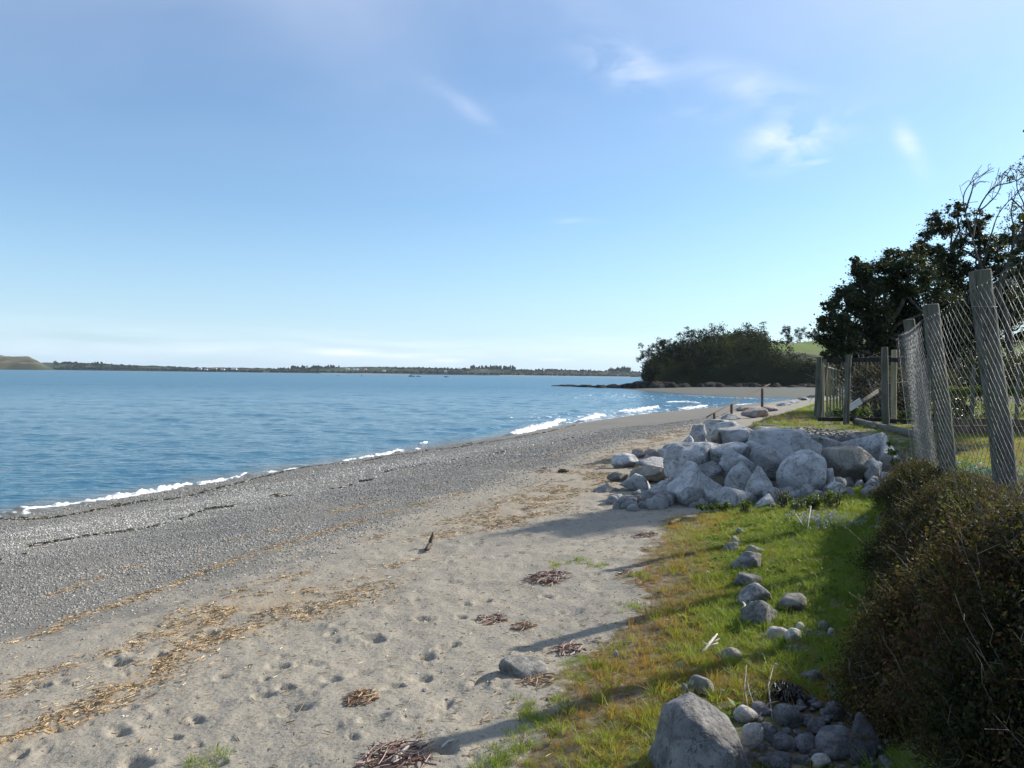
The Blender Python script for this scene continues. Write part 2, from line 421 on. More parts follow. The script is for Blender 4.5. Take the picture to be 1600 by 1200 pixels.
def m_foam():
    t = NT('wave_foam')
    c = t.mix(t.rr(t.noise(9, 6), .35, .6), (.50, .53, .55), (.80, .81, .82))
    return t.done(t.bsdf(c, .75, t.bump(t.noise(22, 5), .06, .8), .3))
def m_rock(name, lo, hi, stain=(.20, .15, .09), sc=1.0, stainamt=.5, spec=.25, mott=.8):
    t = NT(name); o = t.oc(); oi = t.n('ObjectInfo').outputs['Random']
    off = t.n('VectorMath', operation='ADD'); t.set(off.inputs[0], o)
    cx = t.n('CombineXYZ'); t.set(cx.inputs[0], t.ma('MULTIPLY', oi, 57.0)); t.set(off.inputs[1], cx.outputs[0]); v = off.outputs[0]
    c = t.mix(t.rr(t.noise(3.5 * sc, 7, v, .6), .35, .65), lo, hi)
    c = t.mix(t.ma('MULTIPLY', t.rr(t.noise(14 * sc, 6, v), .52, .74), mott), c, tuple(x * .42 for x in lo))
    c = t.mix(t.ma('MULTIPLY', t.rr(t.noise(2.1 * sc, 5, v, 1.2), .52, .7), stainamt), c, stain)
    c = t.mix(t.ma('MULTIPLY', t.rr(t.noise(40 * sc, 3, v), .6, .72), .5), c, tuple(min(.62, x * 1.7) for x in hi))
    br = t.n('HueSaturation'); t.set(br.inputs['Color'], c); t.set(br.inputs['Value'], t.ma('ADD', .70, t.ma('MULTIPLY', oi, .58)))
    w = t.noise(1.6 * sc, 3, v, 1.5)
    crack = t.rr(t.ma('ABSOLUTE', t.ma('SUBTRACT', w, .5)), .0, .014)
    br_c = t.mix(t.ma('MULTIPLY', t.ma('SUBTRACT', 1.0, crack), .3), br.outputs[0], tuple(x * .35 for x in lo))
    h = t.ma('ADD', t.ma('MULTIPLY', t.noise(9 * sc, 8, v, .3, .65), 1.0), t.ma('MULTIPLY', crack, .22))
    nr = t.bump(h, .065 / sc, .85)
    return t.done(t.bsdf(br_c, .88, nr, spec))
def m_leaf(name, stops, trans=.3, inst=False, rough=.55, spec=.3, tip=None):
    t = NT(name)
    tint = t.attr('tint', inst)
    c = t.ramp(tint, stops)
    if tip is not None:
        u = t.attr('tip'); c = t.mix(t.ma('MULTIPLY', u, .5), c, tip)
    b = t.bsdf(c, rough, None, spec)
    tr = t.n('BsdfTranslucent'); t.set(tr.inputs[0], t.mix(.35, c, (.25, .28, .03), 'MIX'))
    mx = t.n('MixShader'); mx.inputs[0].default_value = trans
    t.t.links.new(b, mx.inputs[1]); t.t.links.new(tr.outputs[0], mx.inputs[2])
    return t.done(mx.outputs[0])
def m_wood(name, lo, hi, z=18, rough=.85, green=None):
    t = NT(name); o = t.oc()
    st = t.map((z, z, 1.2), o)
    n = t.noise(1.6, 6, st, .3)
    c = t.mix(t.rr(n, .3, .7), lo, hi)
    c = t.mix(t.ma('MULTIPLY', t.rr(t.noise(2.2, 4, o), .5, .75), .6), c, tuple(x * .5 for x in lo))
    if green is not None: c = t.mix(t.ma('MULTIPLY', t.rr(t.noise(3, 4, o), .42, .65), .55), c, green)
    c = t.mix(t.rr(t.noise(2.2, 3, t.map((z * 1.6, z * 1.6, .7), o)), .66, .70), c, tuple(x * .3 for x in lo))
    return t.done(t.bsdf(c, rough, t.bump(n, .012, .9), .25))
def m_plain(name, c, rough=.7, metal=0, var=.25, sc=8):
    t = NT(name); n = t.noise(sc, 5, t.oc())
    cc = t.mix(n, tuple(x * (1 - var) for x in c), tuple(min(1, x * (1 + var)) for x in c))
    return t.done(t.bsdf(cc, rough, None, .4, Metallic=metal))
def m_pebble():
    t = NT('pebble_stone'); tint = t.attr('tint', True)
    c = t.ramp(tint, [(0, (.11, .108, .10)), (.2, (.195, .19, .175)), (.55, (.285, .278, .255)), (.82, (.375, .365, .335)), (.92, (.34, .27, .20)), (.965, (.52, .50, .45)), (1, (.66, .64, .59))])
    c = t.mix(t.ma('MULTIPLY', t.rr(t.noise(120, 4), .5, .7), .35), c, (.10, .10, .10))
    return t.done(t.bsdf(c, .72, None, .35))
MAT = dict(
    ground=m_ground(), sea=m_sea(), foam=m_foam(),
    riprap=m_rock('riprap_stone', (.29, .292, .29), (.46, .46, .455), (.24, .21, .16), 1.0, .45, mott=.8),
    riprap_brown=m_rock('riprap_brown_stone', (.20, .185, .16), (.31, .285, .25), (.26, .19, .12), 1.0, .7, mott=.5),
    riprap_pink=m_rock('riprap_pink_stone', (.30, .25, .23), (.48, .42, .39), (.30, .18, .12), 1.0, .5),
    fieldstone=m_rock('field_stone', (.135, .135, .135), (.27, .265, .255), (.17, .15, .12), 3.0, .4),
    granite=m_rock('speckled_granite', (.16, .155, .145), (.34, .33, .30), (.20, .17, .12), 4.0, .5),
    cobble=m_rock('cobble_stone', (.075, .075, .078), (.15, .15, .155), (.20, .16, .12), 5.0, .3),
    cobble_pale=m_rock('pale_cobble_stone', (.36, .34, .31), (.50, .48, .45), (.30, .25, .2), 5.0, .2),
    darkrock=m_rock('dark_reef_rock', (.020, .019, .018), (.05, .046, .042), (.03, .028, .02), .2, .5, .04),
    pebble=m_pebble(),
    wood=m_wood('weathered_wood', (.07, .068, .055), (.165, .16, .135), green=(.085, .10, .055)),
    wood_dark=m_wood('dark_board', (.018, .017, .016), (.045, .042, .038)),
    wood_new=m_wood('yellowish_wood', (.24, .21, .13), (.36, .32, .21), green=(.20, .21, .11)),
    wood_brown=m_wood('brown_post_wood', (.09, .06, .04), (.17, .12, .085)),
    stick=m_plain('grey_stick', (.22, .20, .17)), drift=m_plain('bleached_driftwood', (.50, .46, .40)), driftdark=m_plain('dark_driftwood', (.07, .05, .035)),
    bark=m_wood('tree_bark', (.055, .05, .04), (.13, .12, .10), 6),
    bark_pale=m_wood('pale_bark', (.12, .115, .10), (.24, .23, .20), 6),
    wire=m_plain('galvanised_wire', (.24, .24, .23), .6, .3, .15),
    net=m_plain('teal_netting', (.03, .33, .27), .6), white=m_plain('white_sheet', (.72, .72, .70), .5),
)

# ------------------------------------------------------------------ ground sheet
def ground():
    r = [0.25]
    while r[-1] < 2.4: r.append(r[-1] * 1.06)
    while r[-1] < 13: r.append(r[-1] * 1.0062)
    while r[-1] < 60: r.append(r[-1] * 1.010)
    while r[-1] < 500: r.append(r[-1] * 1.016)
    while r[-1] < 4000: r.append(r[-1] * 1.15)
    r = np.array(r)
    a = np.concatenate([np.linspace(-43, 43, 640), np.linspace(43, 317, 90)[1:-1]])
    A = np.radians(a)
    RR, AA = np.meshgrid(r, A, indexing='ij')
    x = RR * np.sin(AA); y = RR * np.cos(AA)
    xf, yf = x.ravel(), y.ravel()
    h = np.empty(len(xf))
    for i in range(0, len(xf), 60000):
        h[i:i + 60000] = H(xf[i:i + 60000], yf[i:i + 60000])
    V = np.stack([xf, yf, h], 1)
    V = np.vstack([V, [0, 0, hz(0, 0)]])
    nr, na = len(r), len(a)
    i = np.arange(nr - 1)[:, None] * na; j = np.arange(na)[None]; jn = (j + 1) % na
    Q = np.stack([i + j, i + na + j, i + na + jn, i + jn], -1).reshape(-1, 4)
    c = nr * na
    T = np.array([(c, k, (k + 1) % na) for k in range(na)])
    x, y = V[:, 0], V[:, 1]
    s = S_of(x, y); t = polydist(x, y, TERR); di = polydist(x, y, HILL)
    near = y < 118
    peb = np.where(near, 1 - sstep(13.4, 16.0, s + 1.8 * fbm(x, y, 2.4, 41, 3)), 0)
    peb = np.maximum(peb, np.where(near & (t < 0), .30 * sstep(24, 18, s), 0) * 0)
    wet = np.where(near, 1 - sstep(0.2, 1.3, s + .5 * fbm(x, y, 2, 43)), 1 - sstep(1, 5, s))
    gd = grass_field(x, y)
    soil = np.where(near, gd, 0); rust = orange_zone(x, y) * near
    far = sstep(112, 125, y) * (di < 0)
    litter = litter_field(x, y)
    meadow = sstep(18, 30, di + 16 * fbm(x, y, 20, 88, 2)) * (x > y * .325)
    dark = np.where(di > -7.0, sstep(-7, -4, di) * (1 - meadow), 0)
    
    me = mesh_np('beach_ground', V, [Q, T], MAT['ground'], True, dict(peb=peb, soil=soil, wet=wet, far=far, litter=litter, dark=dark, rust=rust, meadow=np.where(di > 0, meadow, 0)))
    o = obj('ground', me); tag(o, kind='structure')

# zones ------------------------------------------------------------
GE = [(600, 1330), (700, 1260), (775, 1200), (835, 1130), (880, 1075), (905, 1020), (955, 985), (975, 930), (995, 880), (1010, 850), (1045, 815), (1090, 790), (1150, 783)]
GEW = [tuple(at(px, py)[:2]) for px, py in GE]
GRASSP = GEW + [(4.3, 11.2), (4.4, 13.5), (4.0, 14.8), (4.6, 17.5), (6.0, 22), (9.6, 31), (14.5, 41), (24, 58), (60, 85), (400, 100), (400, -40), (GEW[0][0] - .4, -40)]
def grass_field(x, y):
    d = polydist(x, y, GRASSP) + 0.55 * fbm(x, y, .7, 77, 3)
    g = sstep(-.12, .30, d)
    # bare ground by the pile top
    bare = np.exp(-(((x - 5.4) / 1.5) ** 2 + ((y - 14.8) / 1.4) ** 2))
    return np.clip(g - 1.2 * bare, 0, 1)
def smooth_poly(pts, n=12):
    P = np.array(pts, float); out = []
    for i in range(len(P) - 1):
        p0 = P[max(i - 1, 0)]; p1 = P[i]; p2 = P[i + 1]; p3 = P[min(i + 2, len(P) - 1)]
        for k in range(n):
            t = k / n
            out.append(.5 * ((2 * p1) + (-p0 + p2) * t + (2 * p0 - 5 * p1 + 4 * p2 - p3) * t * t + (-p0 + 3 * p1 - 3 * p2 + p3) * t ** 3))
    out.append(P[-1]); return np.array(out)
def gpath(pix): return [tuple(at(a, b)[:2]) for a, b in pix]
# bands of dry reed litter: pixel path, half width (m), density
LIT = [([(-60, 1190), (60, 1140), (120, 1112), (190, 1075), (250, 1040), (300, 1008), (350, 992), (400, 975)], .15, 1.0),
       ([(-40, 1100), (40, 1055), (100, 1042)], .14, .55), ([(170, 1022), (215, 1000), (260, 985)], .09, .7),
       ([(300, 975), (360, 950), (420, 945), (480, 925)], .30, .9), ([(370, 925), (420, 908), (480, 897)], .08, .6),
       ([(-20, 1015), (60, 990), (110, 965), (190, 942), (260, 915), (330, 890), (420, 862), (500, 838), (560, 818), (620, 798), (700, 775), (730, 768)], .07, .75),
       ([(430, 860), (540, 820), (600, 800)], .05, .3),
       ([(70, 935), (110, 925), (150, 905)], .09, .45), ([(190, 892), (260, 880)], .09, .75), ([(305, 862), (330, 858)], .08, .6), ([(360, 848), (410, 838), (445, 828)], .10, .55),
       ([(520, 800), (560, 790), (600, 782)], .13, .6), ([(640, 763), (700, 752), (760, 738), (830, 722), (900, 705)], .12, .3), ([(850, 712), (940, 690), (1000, 678), (1060, 660)], .12, .35),
       ([(575, 845), (620, 838)], .12, .5), ([(660, 845), (720, 832), (780, 820), (860, 800)], .22, .5), ([(740, 815), (800, 800), (850, 780), (900, 762), (960, 735)], .60, .5),
       ([(560, 905), (620, 885), (680, 870)], .12, .35), ([(430, 965), (520, 945), (600, 910)], .22, .45), ([(880, 745), (960, 715), (1000, 700), (1060, 672)], .5, .35)]
LITW = [(smooth_poly(gpath(p), 6), w, d) for p, w, d in LIT]
def litter_field(x, y):
    r = np.zeros(len(x)); m = (y > 1.5) & (y < 60) & (x > -12) & (x < 25)
    xm, ym = x[m], y[m]; v = np.zeros(len(xm))
    for P, w, d in LITW:
        dd = polydist(xm, ym, [tuple(p) for p in P], False)
        v = np.maximum(v, d * np.exp(-(dd / (w * 1.1)) ** 2))
    r[m] = v * .8; return r
def orange_zone(x, y):
    d = polydist(x, y, GRASSP) + .35 * fbm(x, y, 1.1, 91, 3)
    o = .95 * sstep(1.05, .15, d) * sstep(2.6, 4.0, y) * sstep(12.5, 9.5, y)
    o = o + .8 * np.exp(-(((x - 1.35) / .5) ** 2 + ((y - 7.9) / 1.3) ** 2)) + .45 * sstep(.1, .6, fbm(x, y, 1.4, 93, 2))
    far = np.exp(-(((x - 6.9) / 1.3) ** 2 + ((y - 22.5) / 3) ** 2))
    return o + far
ground()

# ------------------------------------------------------------------ sea
WAVES = [([(30, 800), (110, 789), (200, 775), (290, 760), (345, 752), (388, 743)], .11, .20, 1.0),
         ([(528, 722), (570, 715), (600, 710), (622, 706)], .09, .16, .8), ([(655, 697), (668, 694)], .07, .12, .7),
         ([(798, 683), (830, 673), (858, 665), (884, 656)], .22, .42, 1.0), ([(905, 659), (925, 653), (944, 648)], .20, .40, .9),
         ([(965, 645), (995, 642), (1028, 636)], .22, .45, .9), ([(1040, 629), (1070, 628), (1095, 631)], .16, .45, .8), ([(1060, 639), (1085, 637), (1105, 634)], .16, .4, .8),
         ([(1150, 633), (1180, 632)], .12, .5, .6),
         ([(-60, 812), (-20, 806), (30, 803)], .03, .07, .5), ([(388, 745), (430, 739), (480, 731), (528, 724)], .025, .05, .5), ([(622, 709), (680, 701), (740, 692), (798, 684)], .035, .07, .5), ([(884, 661), (900, 659), (912, 657)], .05, .15, .5)]
SWELL = [([(620, 706), (680, 691), (740, 677), (775, 666)], .13, .35), ([(385, 744), (440, 731), (470, 727)], .07, .3), ([(-80, 818), (30, 800)], .09, .3), ([(780, 690), (850, 655), (900, 640)], .12, .8)]
WP = [(smooth_poly([tuple(at(a, b, z=.03)[:2]) for a, b in p], 10), h, w, d) for p, h, w, d in WAVES]
SP = [(smooth_poly([tuple(at(a, b, z=.03)[:2]) for a, b in p], 6), h, w) for p, h, w in SWELL]
_wv = []
_r = random.Random(3)
for lam, amp, n in ((9, .020, 4), (4.2, .016, 6), (2.1, .012, 9), (1.1, .0065, 11), (.62, .0033, 12)):
    for i in range(n):
        an = R(248) + _r.gauss(0, .55); l = lam * _r.uniform(.75, 1.35)
        _wv.append((math.cos(an) * 2 * math.pi / l, math.sin(an) * 2 * math.pi / l, _r.uniform(0, 6.28), amp * _r.uniform(.5, 1.3), l))
def W(x, y):
    r = np.hypot(x, y); s = -S_of(x, y)
    z = np.zeros(len(x)); gust = 1 + .6 * fbm(x, y * 1.6, 14, 61, 3)
    wx = x + 1.2 * vn(x, y, 4, 1); wy = y + 1.2 * vn(x, y, 4, 2)
    for kx, ky, ph, a, l in _wv:
        fade = 1 - sstep(l * 34, l * 90, r)
        z += a * fade * (1 - np.abs(np.sin(.5 * (kx * wx + ky * wy) + ph)) - .36) * 1.7
    z *= gust * sstep(-.5, 3, s)
    for P, h, w, d in WP:
        m = np.abs(x - P[:, 0].mean()) < 22; m &= np.abs(y - P[:, 1].mean()) < 22
        dd = polydist(x[m], y[m], [tuple(p) for p in P], False)
        z[m] += .8 * h * np.exp(-(dd / (w * 1.2)) ** 2)
    for P, h, w in SP:
        m = np.abs(x - P[:, 0].mean()) < 22; m &= np.abs(y - P[:, 1].mean()) < 22
        dd = polydist(x[m], y[m], [tuple(p) for p in P], False)
        z[m] += h * np.exp(-(dd / w) ** 2)
    return z
def sea():
    r = [11.0]
    while r[-1] < 60: r.append(r[-1] * 1.0042)
    while r[-1] < 260: r.append(r[-1] * 1.009)
    while r[-1] < 3900: r.append(r[-1] * 1.05)
    r = np.array(r); a = np.concatenate([np.linspace(-42, 26, 560), np.linspace(26, 50, 30)[1:], np.linspace(-90, -42, 20)[:-1]]); a.sort()
    RR, AA = np.meshgrid(r, np.radians(a), indexing='ij')
    x = (RR * np.sin(AA)).ravel(); y = (RR * np.cos(AA)).ravel()
    s = S_of(x, y)
    z = np.empty(len(x))
    for i in range(0, len(x), 60000): z[i:i + 60000] = W(x[i:i + 60000], y[i:i + 60000])
    nr, na = len(r), len(a)
    i = np.arange(nr - 1)[:, None] * na; j = np.arange(na - 1)[None]
    Q = np.stack([i + j, i + na + j, i + na + j + 1, i + j + 1], -1).reshape(-1, 4)
    Q = Q[s[Q].min(1) < 3.0]
    used = np.unique(Q); mp = np.full(len(x), -1); mp[used] = np.arange(len(used)); Q = mp[Q]
    x, y, z, s = x[used], y[used], z[used], s[used]
    shal = sstep(-2.6, -.1, s + .8 * fbm(x, y, 2.2, 3)) * .85
    foam = np.zeros(len(x))
    foam += np.where((y > 55) & (y < 175), .50 * sstep(26, 1, -s) * sstep(50, 75, y), 0)
    # broken water off the point and thin lacing behind the breakers
    foam = np.maximum(foam, .47 * np.exp(-(((x - 22) / 26) ** 2 + ((y - 165) / 75) ** 2)))
    foam = np.maximum(foam, .50 * sstep(1.1, .1, -s) * sstep(-.7, -.05, s) + .0)
    for P, h, w, d in WP:
        m = (np.abs(x - P[:, 0].mean()) < 22) & (np.abs(y - P[:, 1].mean()) < 22)
        dd = polydist(x[m], y[m], [tuple(q_) for q_ in P], False)
        foam[m] = np.maximum(foam[m], .56 * np.exp(-(dd / (w * 2.0 + .12)) ** 2))
    dist = sstep(25, 260, np.hypot(x, y))
    me = mesh_np('sea_surface', np.stack([x, y, z], 1), [Q], MAT['sea'], True, dict(shallow=shal, foam=foam, dist=dist))
    tag(obj('sea_water', me), kind='structure')
    # foam of the breakers
    mb = MB()
    for P, h, w, d in WP:
        n = len(P) * 4; tt = np.linspace(0, len(P) - 1, n); i0 = np.clip(tt.astype(int), 0, len(P) - 2); f = (tt - i0)[:, None]
        C = P[i0] * (1 - f) + P[i0 + 1] * f
        T = np.gradient(C, axis=0); T /= np.linalg.norm(T, axis=1, keepdims=True) + 1e-9; Nn = np.stack([T[:, 1], -T[:, 0]], 1)
        m = 11; u = np.linspace(-1, 1, m)
        taper = np.clip(np.sin(np.linspace(0.02, math.pi - .02, n)), 0, 1) ** .45
        wl = w * taper * (1 + 1.1 * fbm(C[:, 0], C[:, 1], .9, 15, 3)) * 1.15
        hh = h * taper * (1 + .9 * fbm(C[:, 0], C[:, 1], .5, 16, 3))
        X = C[:, None, 0] + Nn[:, None, 0] * u[None] * wl[:, None]; Y_ = C[:, None, 1] + Nn[:, None, 1] * u[None] * wl[:, None]
        X = X + .10 * w / .2 * fbm(X, Y_, .25, 20, 2); Y_ = Y_ + .10 * w / .2 * fbm(X, Y_, .25, 21, 2)
        Z = W(X.ravel(), Y_.ravel()).reshape(X.shape)
        Z = Z + np.clip(1 - u[None] ** 2, 0, 1) ** .8 * hh[:, None] * (.55 + 1.2 * fbm(X, Y_, .13, 22, 2)) - .02
        V = np.stack([X, Y_, Z], -1).reshape(-1, 3)
        i = np.arange(n - 1)[:, None] * m; j = np.arange(m - 1)[None]
        mb.add(V, np.stack([i + j, i + j + 1, i + m + j + 1, i + m + j], -1).reshape(-1, 4))
    tag(obj('wave_foam', mb.mesh('wave_foam', MAT['foam'])), 'white foam of small waves breaking along the pebble shore', 'foam', kind='stuff')
sea()
# ------------------------------------------------------------------ instancing of stuff
def instancer(name, pts, sources, scale, rot, tint, mat=None, label=None, cat=None, parent=None, pick=None):
    """one object holding a cloud of points; geometry nodes put small meshes on them"""
    pts = np.asarray(pts, float); n = len(pts)
    scale = np.asarray(scale, float)
    if scale.ndim == 1: scale = np.repeat(scale[:, None], 3, 1)
    me = mesh_np(name, pts, [], None, True, dict(sc=scale, ro=rot, tint=tint))
    o = obj(name, me, parent)
    ng = bpy.data.node_groups.new(name + '_nodes', 'GeometryNodeTree')
    ng.interface.new_socket('Geometry', in_out='INPUT', socket_type='NodeSocketGeometry')
    ng.interface.new_socket('Geometry', in_out='OUTPUT', socket_type='NodeSocketGeometry')
    N = ng.nodes; L = ng.links
    gi = N.new('NodeGroupInput'); go = N.new('NodeGroupOutput')
    iop = N.new('GeometryNodeInstanceOnPoints'); L.new(gi.outputs[0], iop.inputs['Points'])
    join = N.new('GeometryNodeGeometryToInstance')
    for s_ in sources:
        oi = N.new('GeometryNodeObjectInfo'); oi.inputs['Object'].default_value = s_; L.new(oi.outputs['Geometry'], join.inputs[0])
    L.new(join.outputs[0], iop.inputs['Instance']); iop.inputs['Pick Instance'].default_value = True
    rv = N.new('FunctionNodeRandomValue'); rv.data_type = 'INT'
    rv.inputs[4].default_value = 0; rv.inputs[5].default_value = len(sources) - 1
    L.new(rv.outputs[2], iop.inputs['Instance Index'])
    for nm, sock in (('sc', 'Scale'), ('ro', 'Rotation')):
        a = N.new('GeometryNodeInputNamedAttribute'); a.data_type = 'FLOAT_VECTOR'; a.inputs['Name'].default_value = nm
        L.new(a.outputs[0], iop.inputs[sock])
    L.new(iop.outputs[0], go.inputs[0])
    md = o.modifiers.new('scatter', 'NODES'); md.node_group = ng
    tag(o, label, cat, kind='stuff')
    return o
def src(name, me): return bpy.data.objects.new(name, me)
def ico(sub):
    bm = bmesh.new(); bmesh.ops.create_icosphere(bm, subdivisions=sub, radius=1)
    V = np.array([v.co[:] for v in bm.verts]); T = np.array([[v.index for v in f.verts] for f in bm.faces]); bm.free(); return V, T
ICO = {k: ico(k) for k in (1, 2, 3, 4, 5)}
def rock_arr(seed, dims, sub=4, planes=16, p=22, rough=.05, lo=.62, flat=0, taper=0, extra=None):
    r = np.random.default_rng(seed); V, T = ICO[sub]
    n = r.normal(size=(planes, 3)); n /= np.linalg.norm(n, axis=1, keepdims=True); d = r.uniform(lo, 1, planes)
    if extra:
        e_ = np.array(extra, float); n = e_[:, :3] / np.linalg.norm(e_[:, :3], axis=1, keepdims=True); d = e_[:, 3]
    if flat:
        n[0] = (r.normal(0, .12), r.normal(0, .12), 1); n[0] /= np.linalg.norm(n[0]); d[0] = flat
    dot = np.clip(V @ n.T, 1e-3, None) / d[None]
    rad = (dot ** p).sum(1) ** (-1 / p); rad = np.minimum(rad, 1.35)
    o = r.uniform(0, 50, 3)
    if rough > 0:
        nz = np.array([mnoise.fractal(Vector((v * 2.2 + o)), 0.9, 2.1, 5 if sub > 3 else 3) for v in V]); rad = rad * (1 + rough * nz)
        if sub > 3:
            nz2 = np.array([mnoise.noise(Vector(v * np.array([2, 2, 9.]) + o)) for v in V]); rad = rad * (1 + rough * .45 * nz2)
    P = V * rad[:, None]; P -= (P.max(0) + P.min(0)) / 2; P /= (P.max(0) - P.min(0))
    if taper: P[:, :2] *= (1 - taper * (P[:, 2:3] + .5)); P[:, 0] += taper * .25 * (P[:, 2] + .5) * (-1 if seed % 2 or seed == 40 else 1); P -= (P.max(0) + P.min(0)) / 2; P /= (P.max(0) - P.min(0))
    return P * np.asarray(dims), T
def rock_mesh(name, seed, dims, mat, **kw):
    P, T = rock_arr(seed, dims, **kw); return mesh_np(name, P, [T], mat, True)
def rot3(rx, ry, rz):
    from mathutils import Euler
    return np.array(Euler((rx, ry, rz)).to_matrix())

# pebbles of the foreshore ------------------------------------------
def pebbles():
    srcs = []
    for k in range(4):
        P, T = rock_arr(300 + k, (1, .8, .55), sub=2, planes=9, p=8, rough=0)
        srcs.append(src('pebble_shape', mesh_np('pebble_shape', P, [T], MAT['pebble'])))
    out = []
    for (y0, y1, dens, s0, s1) in ((4.5, 9, 3200, .008, .028), (9, 14, 2000, .010, .034), (14, 22, 850, .015, .045), (22, 45, 200, .026, .070)):
        x0, x1 = -y1 * .78, y1 * .25 + 1
        n = int(dens * (x1 - x0) * (y1 - y0)); x = rng.uniform(x0, x1, n); y = rng.uniform(y0, y1, n)
        s = S_of(x, y) + 1.2 * fbm(x, y, 3, 41, 3) * .8
        k = (s > .3) & (rng.random(n) < (1 - sstep(12.8, 16.2, s)) * (.45 + .55 * sstep(2, 5, s)) * np.clip(.8 + .9 * fbm(x, y, 1.1, 45, 3), .15, 1)) & (np.abs(x) < y * .74 + .6)
        x, y = x[k], y[k]; out.append(np.stack([x, y, s0 + (s1 - s0) * rng.random(len(x)) ** (3.2 - 2.4 * np.clip(fbm(x * .6, y, 1.6, 46, 2), -.5, .7))], 1))
    # stragglers on the sand
    n = 5200; y = rng.uniform(2.8, 16, n); x = rng.uniform(-.7, .25, n) * y
    s = S_of(x, y); k = (s > 14.5) & (grass_field(x, y) < .3); x, y = x[k], y[k]; k = rng.random(len(x)) < .25
    out.append(np.stack([x[k], y[k], rng.uniform(.006, .018, k.sum())], 1))
    A = np.concatenate(out); z = H(A[:, 0], A[:, 1]) + A[:, 2] * .12
    n = len(A); sc = A[:, 2:3] * np.stack([rng.uniform(.8, 1.3, n), rng.uniform(.8, 1.2, n), rng.uniform(.7, 1.2, n)], 1)
    ro = np.stack([rng.normal(0, .3, n), rng.normal(0, .3, n), rng.uniform(0, 6.28, n)], 1)
    sb = S_of(A[:, 0], A[:, 1]) + 1.2 * fbm(A[:, 0], A[:, 1], 2.5, 47, 2); ti = np.clip(rng.random(n) + .20 * np.exp(-((sb - 7.5) / 2.2) ** 2) - .16 * np.exp(-((sb - 3.2) / 1.2) ** 2) - .14 * np.exp(-((sb - 11.5) / 1.3) ** 2), 0, .995)
    instancer('beach_pebbles', np.stack([A[:, 0], A[:, 1], z], 1), srcs, sc, ro, ti, label='grey pebbles covering the foreshore between sea and sand', cat='pebbles')
    return n
print('pebbles', pebbles())

# grass --------------------------------------------------------------
GRASS_STOPS = [(0, (.055, .14, .012)), (.25, (.14, .26, .020)), (.5, (.27, .36, .032)), (.66, (.40, .31, .050)), (.8, (.46, .20, .045)), (.92, (.34, .125, .05)), (1, (.42, .33, .18))]
MAT['grass'] = m_leaf('grass_blades', GRASS_STOPS, .5, True, .5, .3, tip=(.24, .25, .07))
def tuft(seed, n, hgt, wid, spread, bend):
    r = random.Random(seed); V = []; Q = []; T = []; tp = []
    for i in range(n):
        a = r.uniform(0, 6.28); rr = spread * r.random() ** .5; bx, by = rr * math.cos(a), rr * math.sin(a)
        d = a + r.uniform(-1, 1); h = hgt * r.uniform(.45, 1.1); b = bend * h * r.uniform(.3, 1.3); w = wid * r.uniform(.7, 1.2); pa = r.uniform(0, 3.14)
        wx, wy = math.cos(pa) * w, math.sin(pa) * w; k0 = len(V)
        for j, u in enumerate((0, .4, .75)):
            cx, cy, cz = bx + math.cos(d) * b * u * u, by + math.sin(d) * b * u * u, h * u * (1 - .18 * u)
            ww = (1, .85, .55)[j]; V += [(cx - wx * ww, cy - wy * ww, cz), (cx + wx * ww, cy + wy * ww, cz)]; tp += [u, u]
        V.append((bx + math.cos(d) * b, by + math.sin(d) * b, h * .80)); tp.append(1)
        Q += [(k0, k0 + 1, k0 + 3, k0 + 2), (k0 + 2, k0 + 3, k0 + 5, k0 + 4)]; T.append((k0 + 4, k0 + 5, k0 + 6))
    return mesh_np('grass_tuft', V, [Q, T], MAT['grass'], False, {'tip': tp})
TUFT_S = [src('tuft_shape', tuft(i, 22, .055, .0016, .035, .7)) for i in range(4)]
TUFT_L = [src('tuft_shape', tuft(20 + i, 26, .13, .0022, .045, .9)) for i in range(4)]
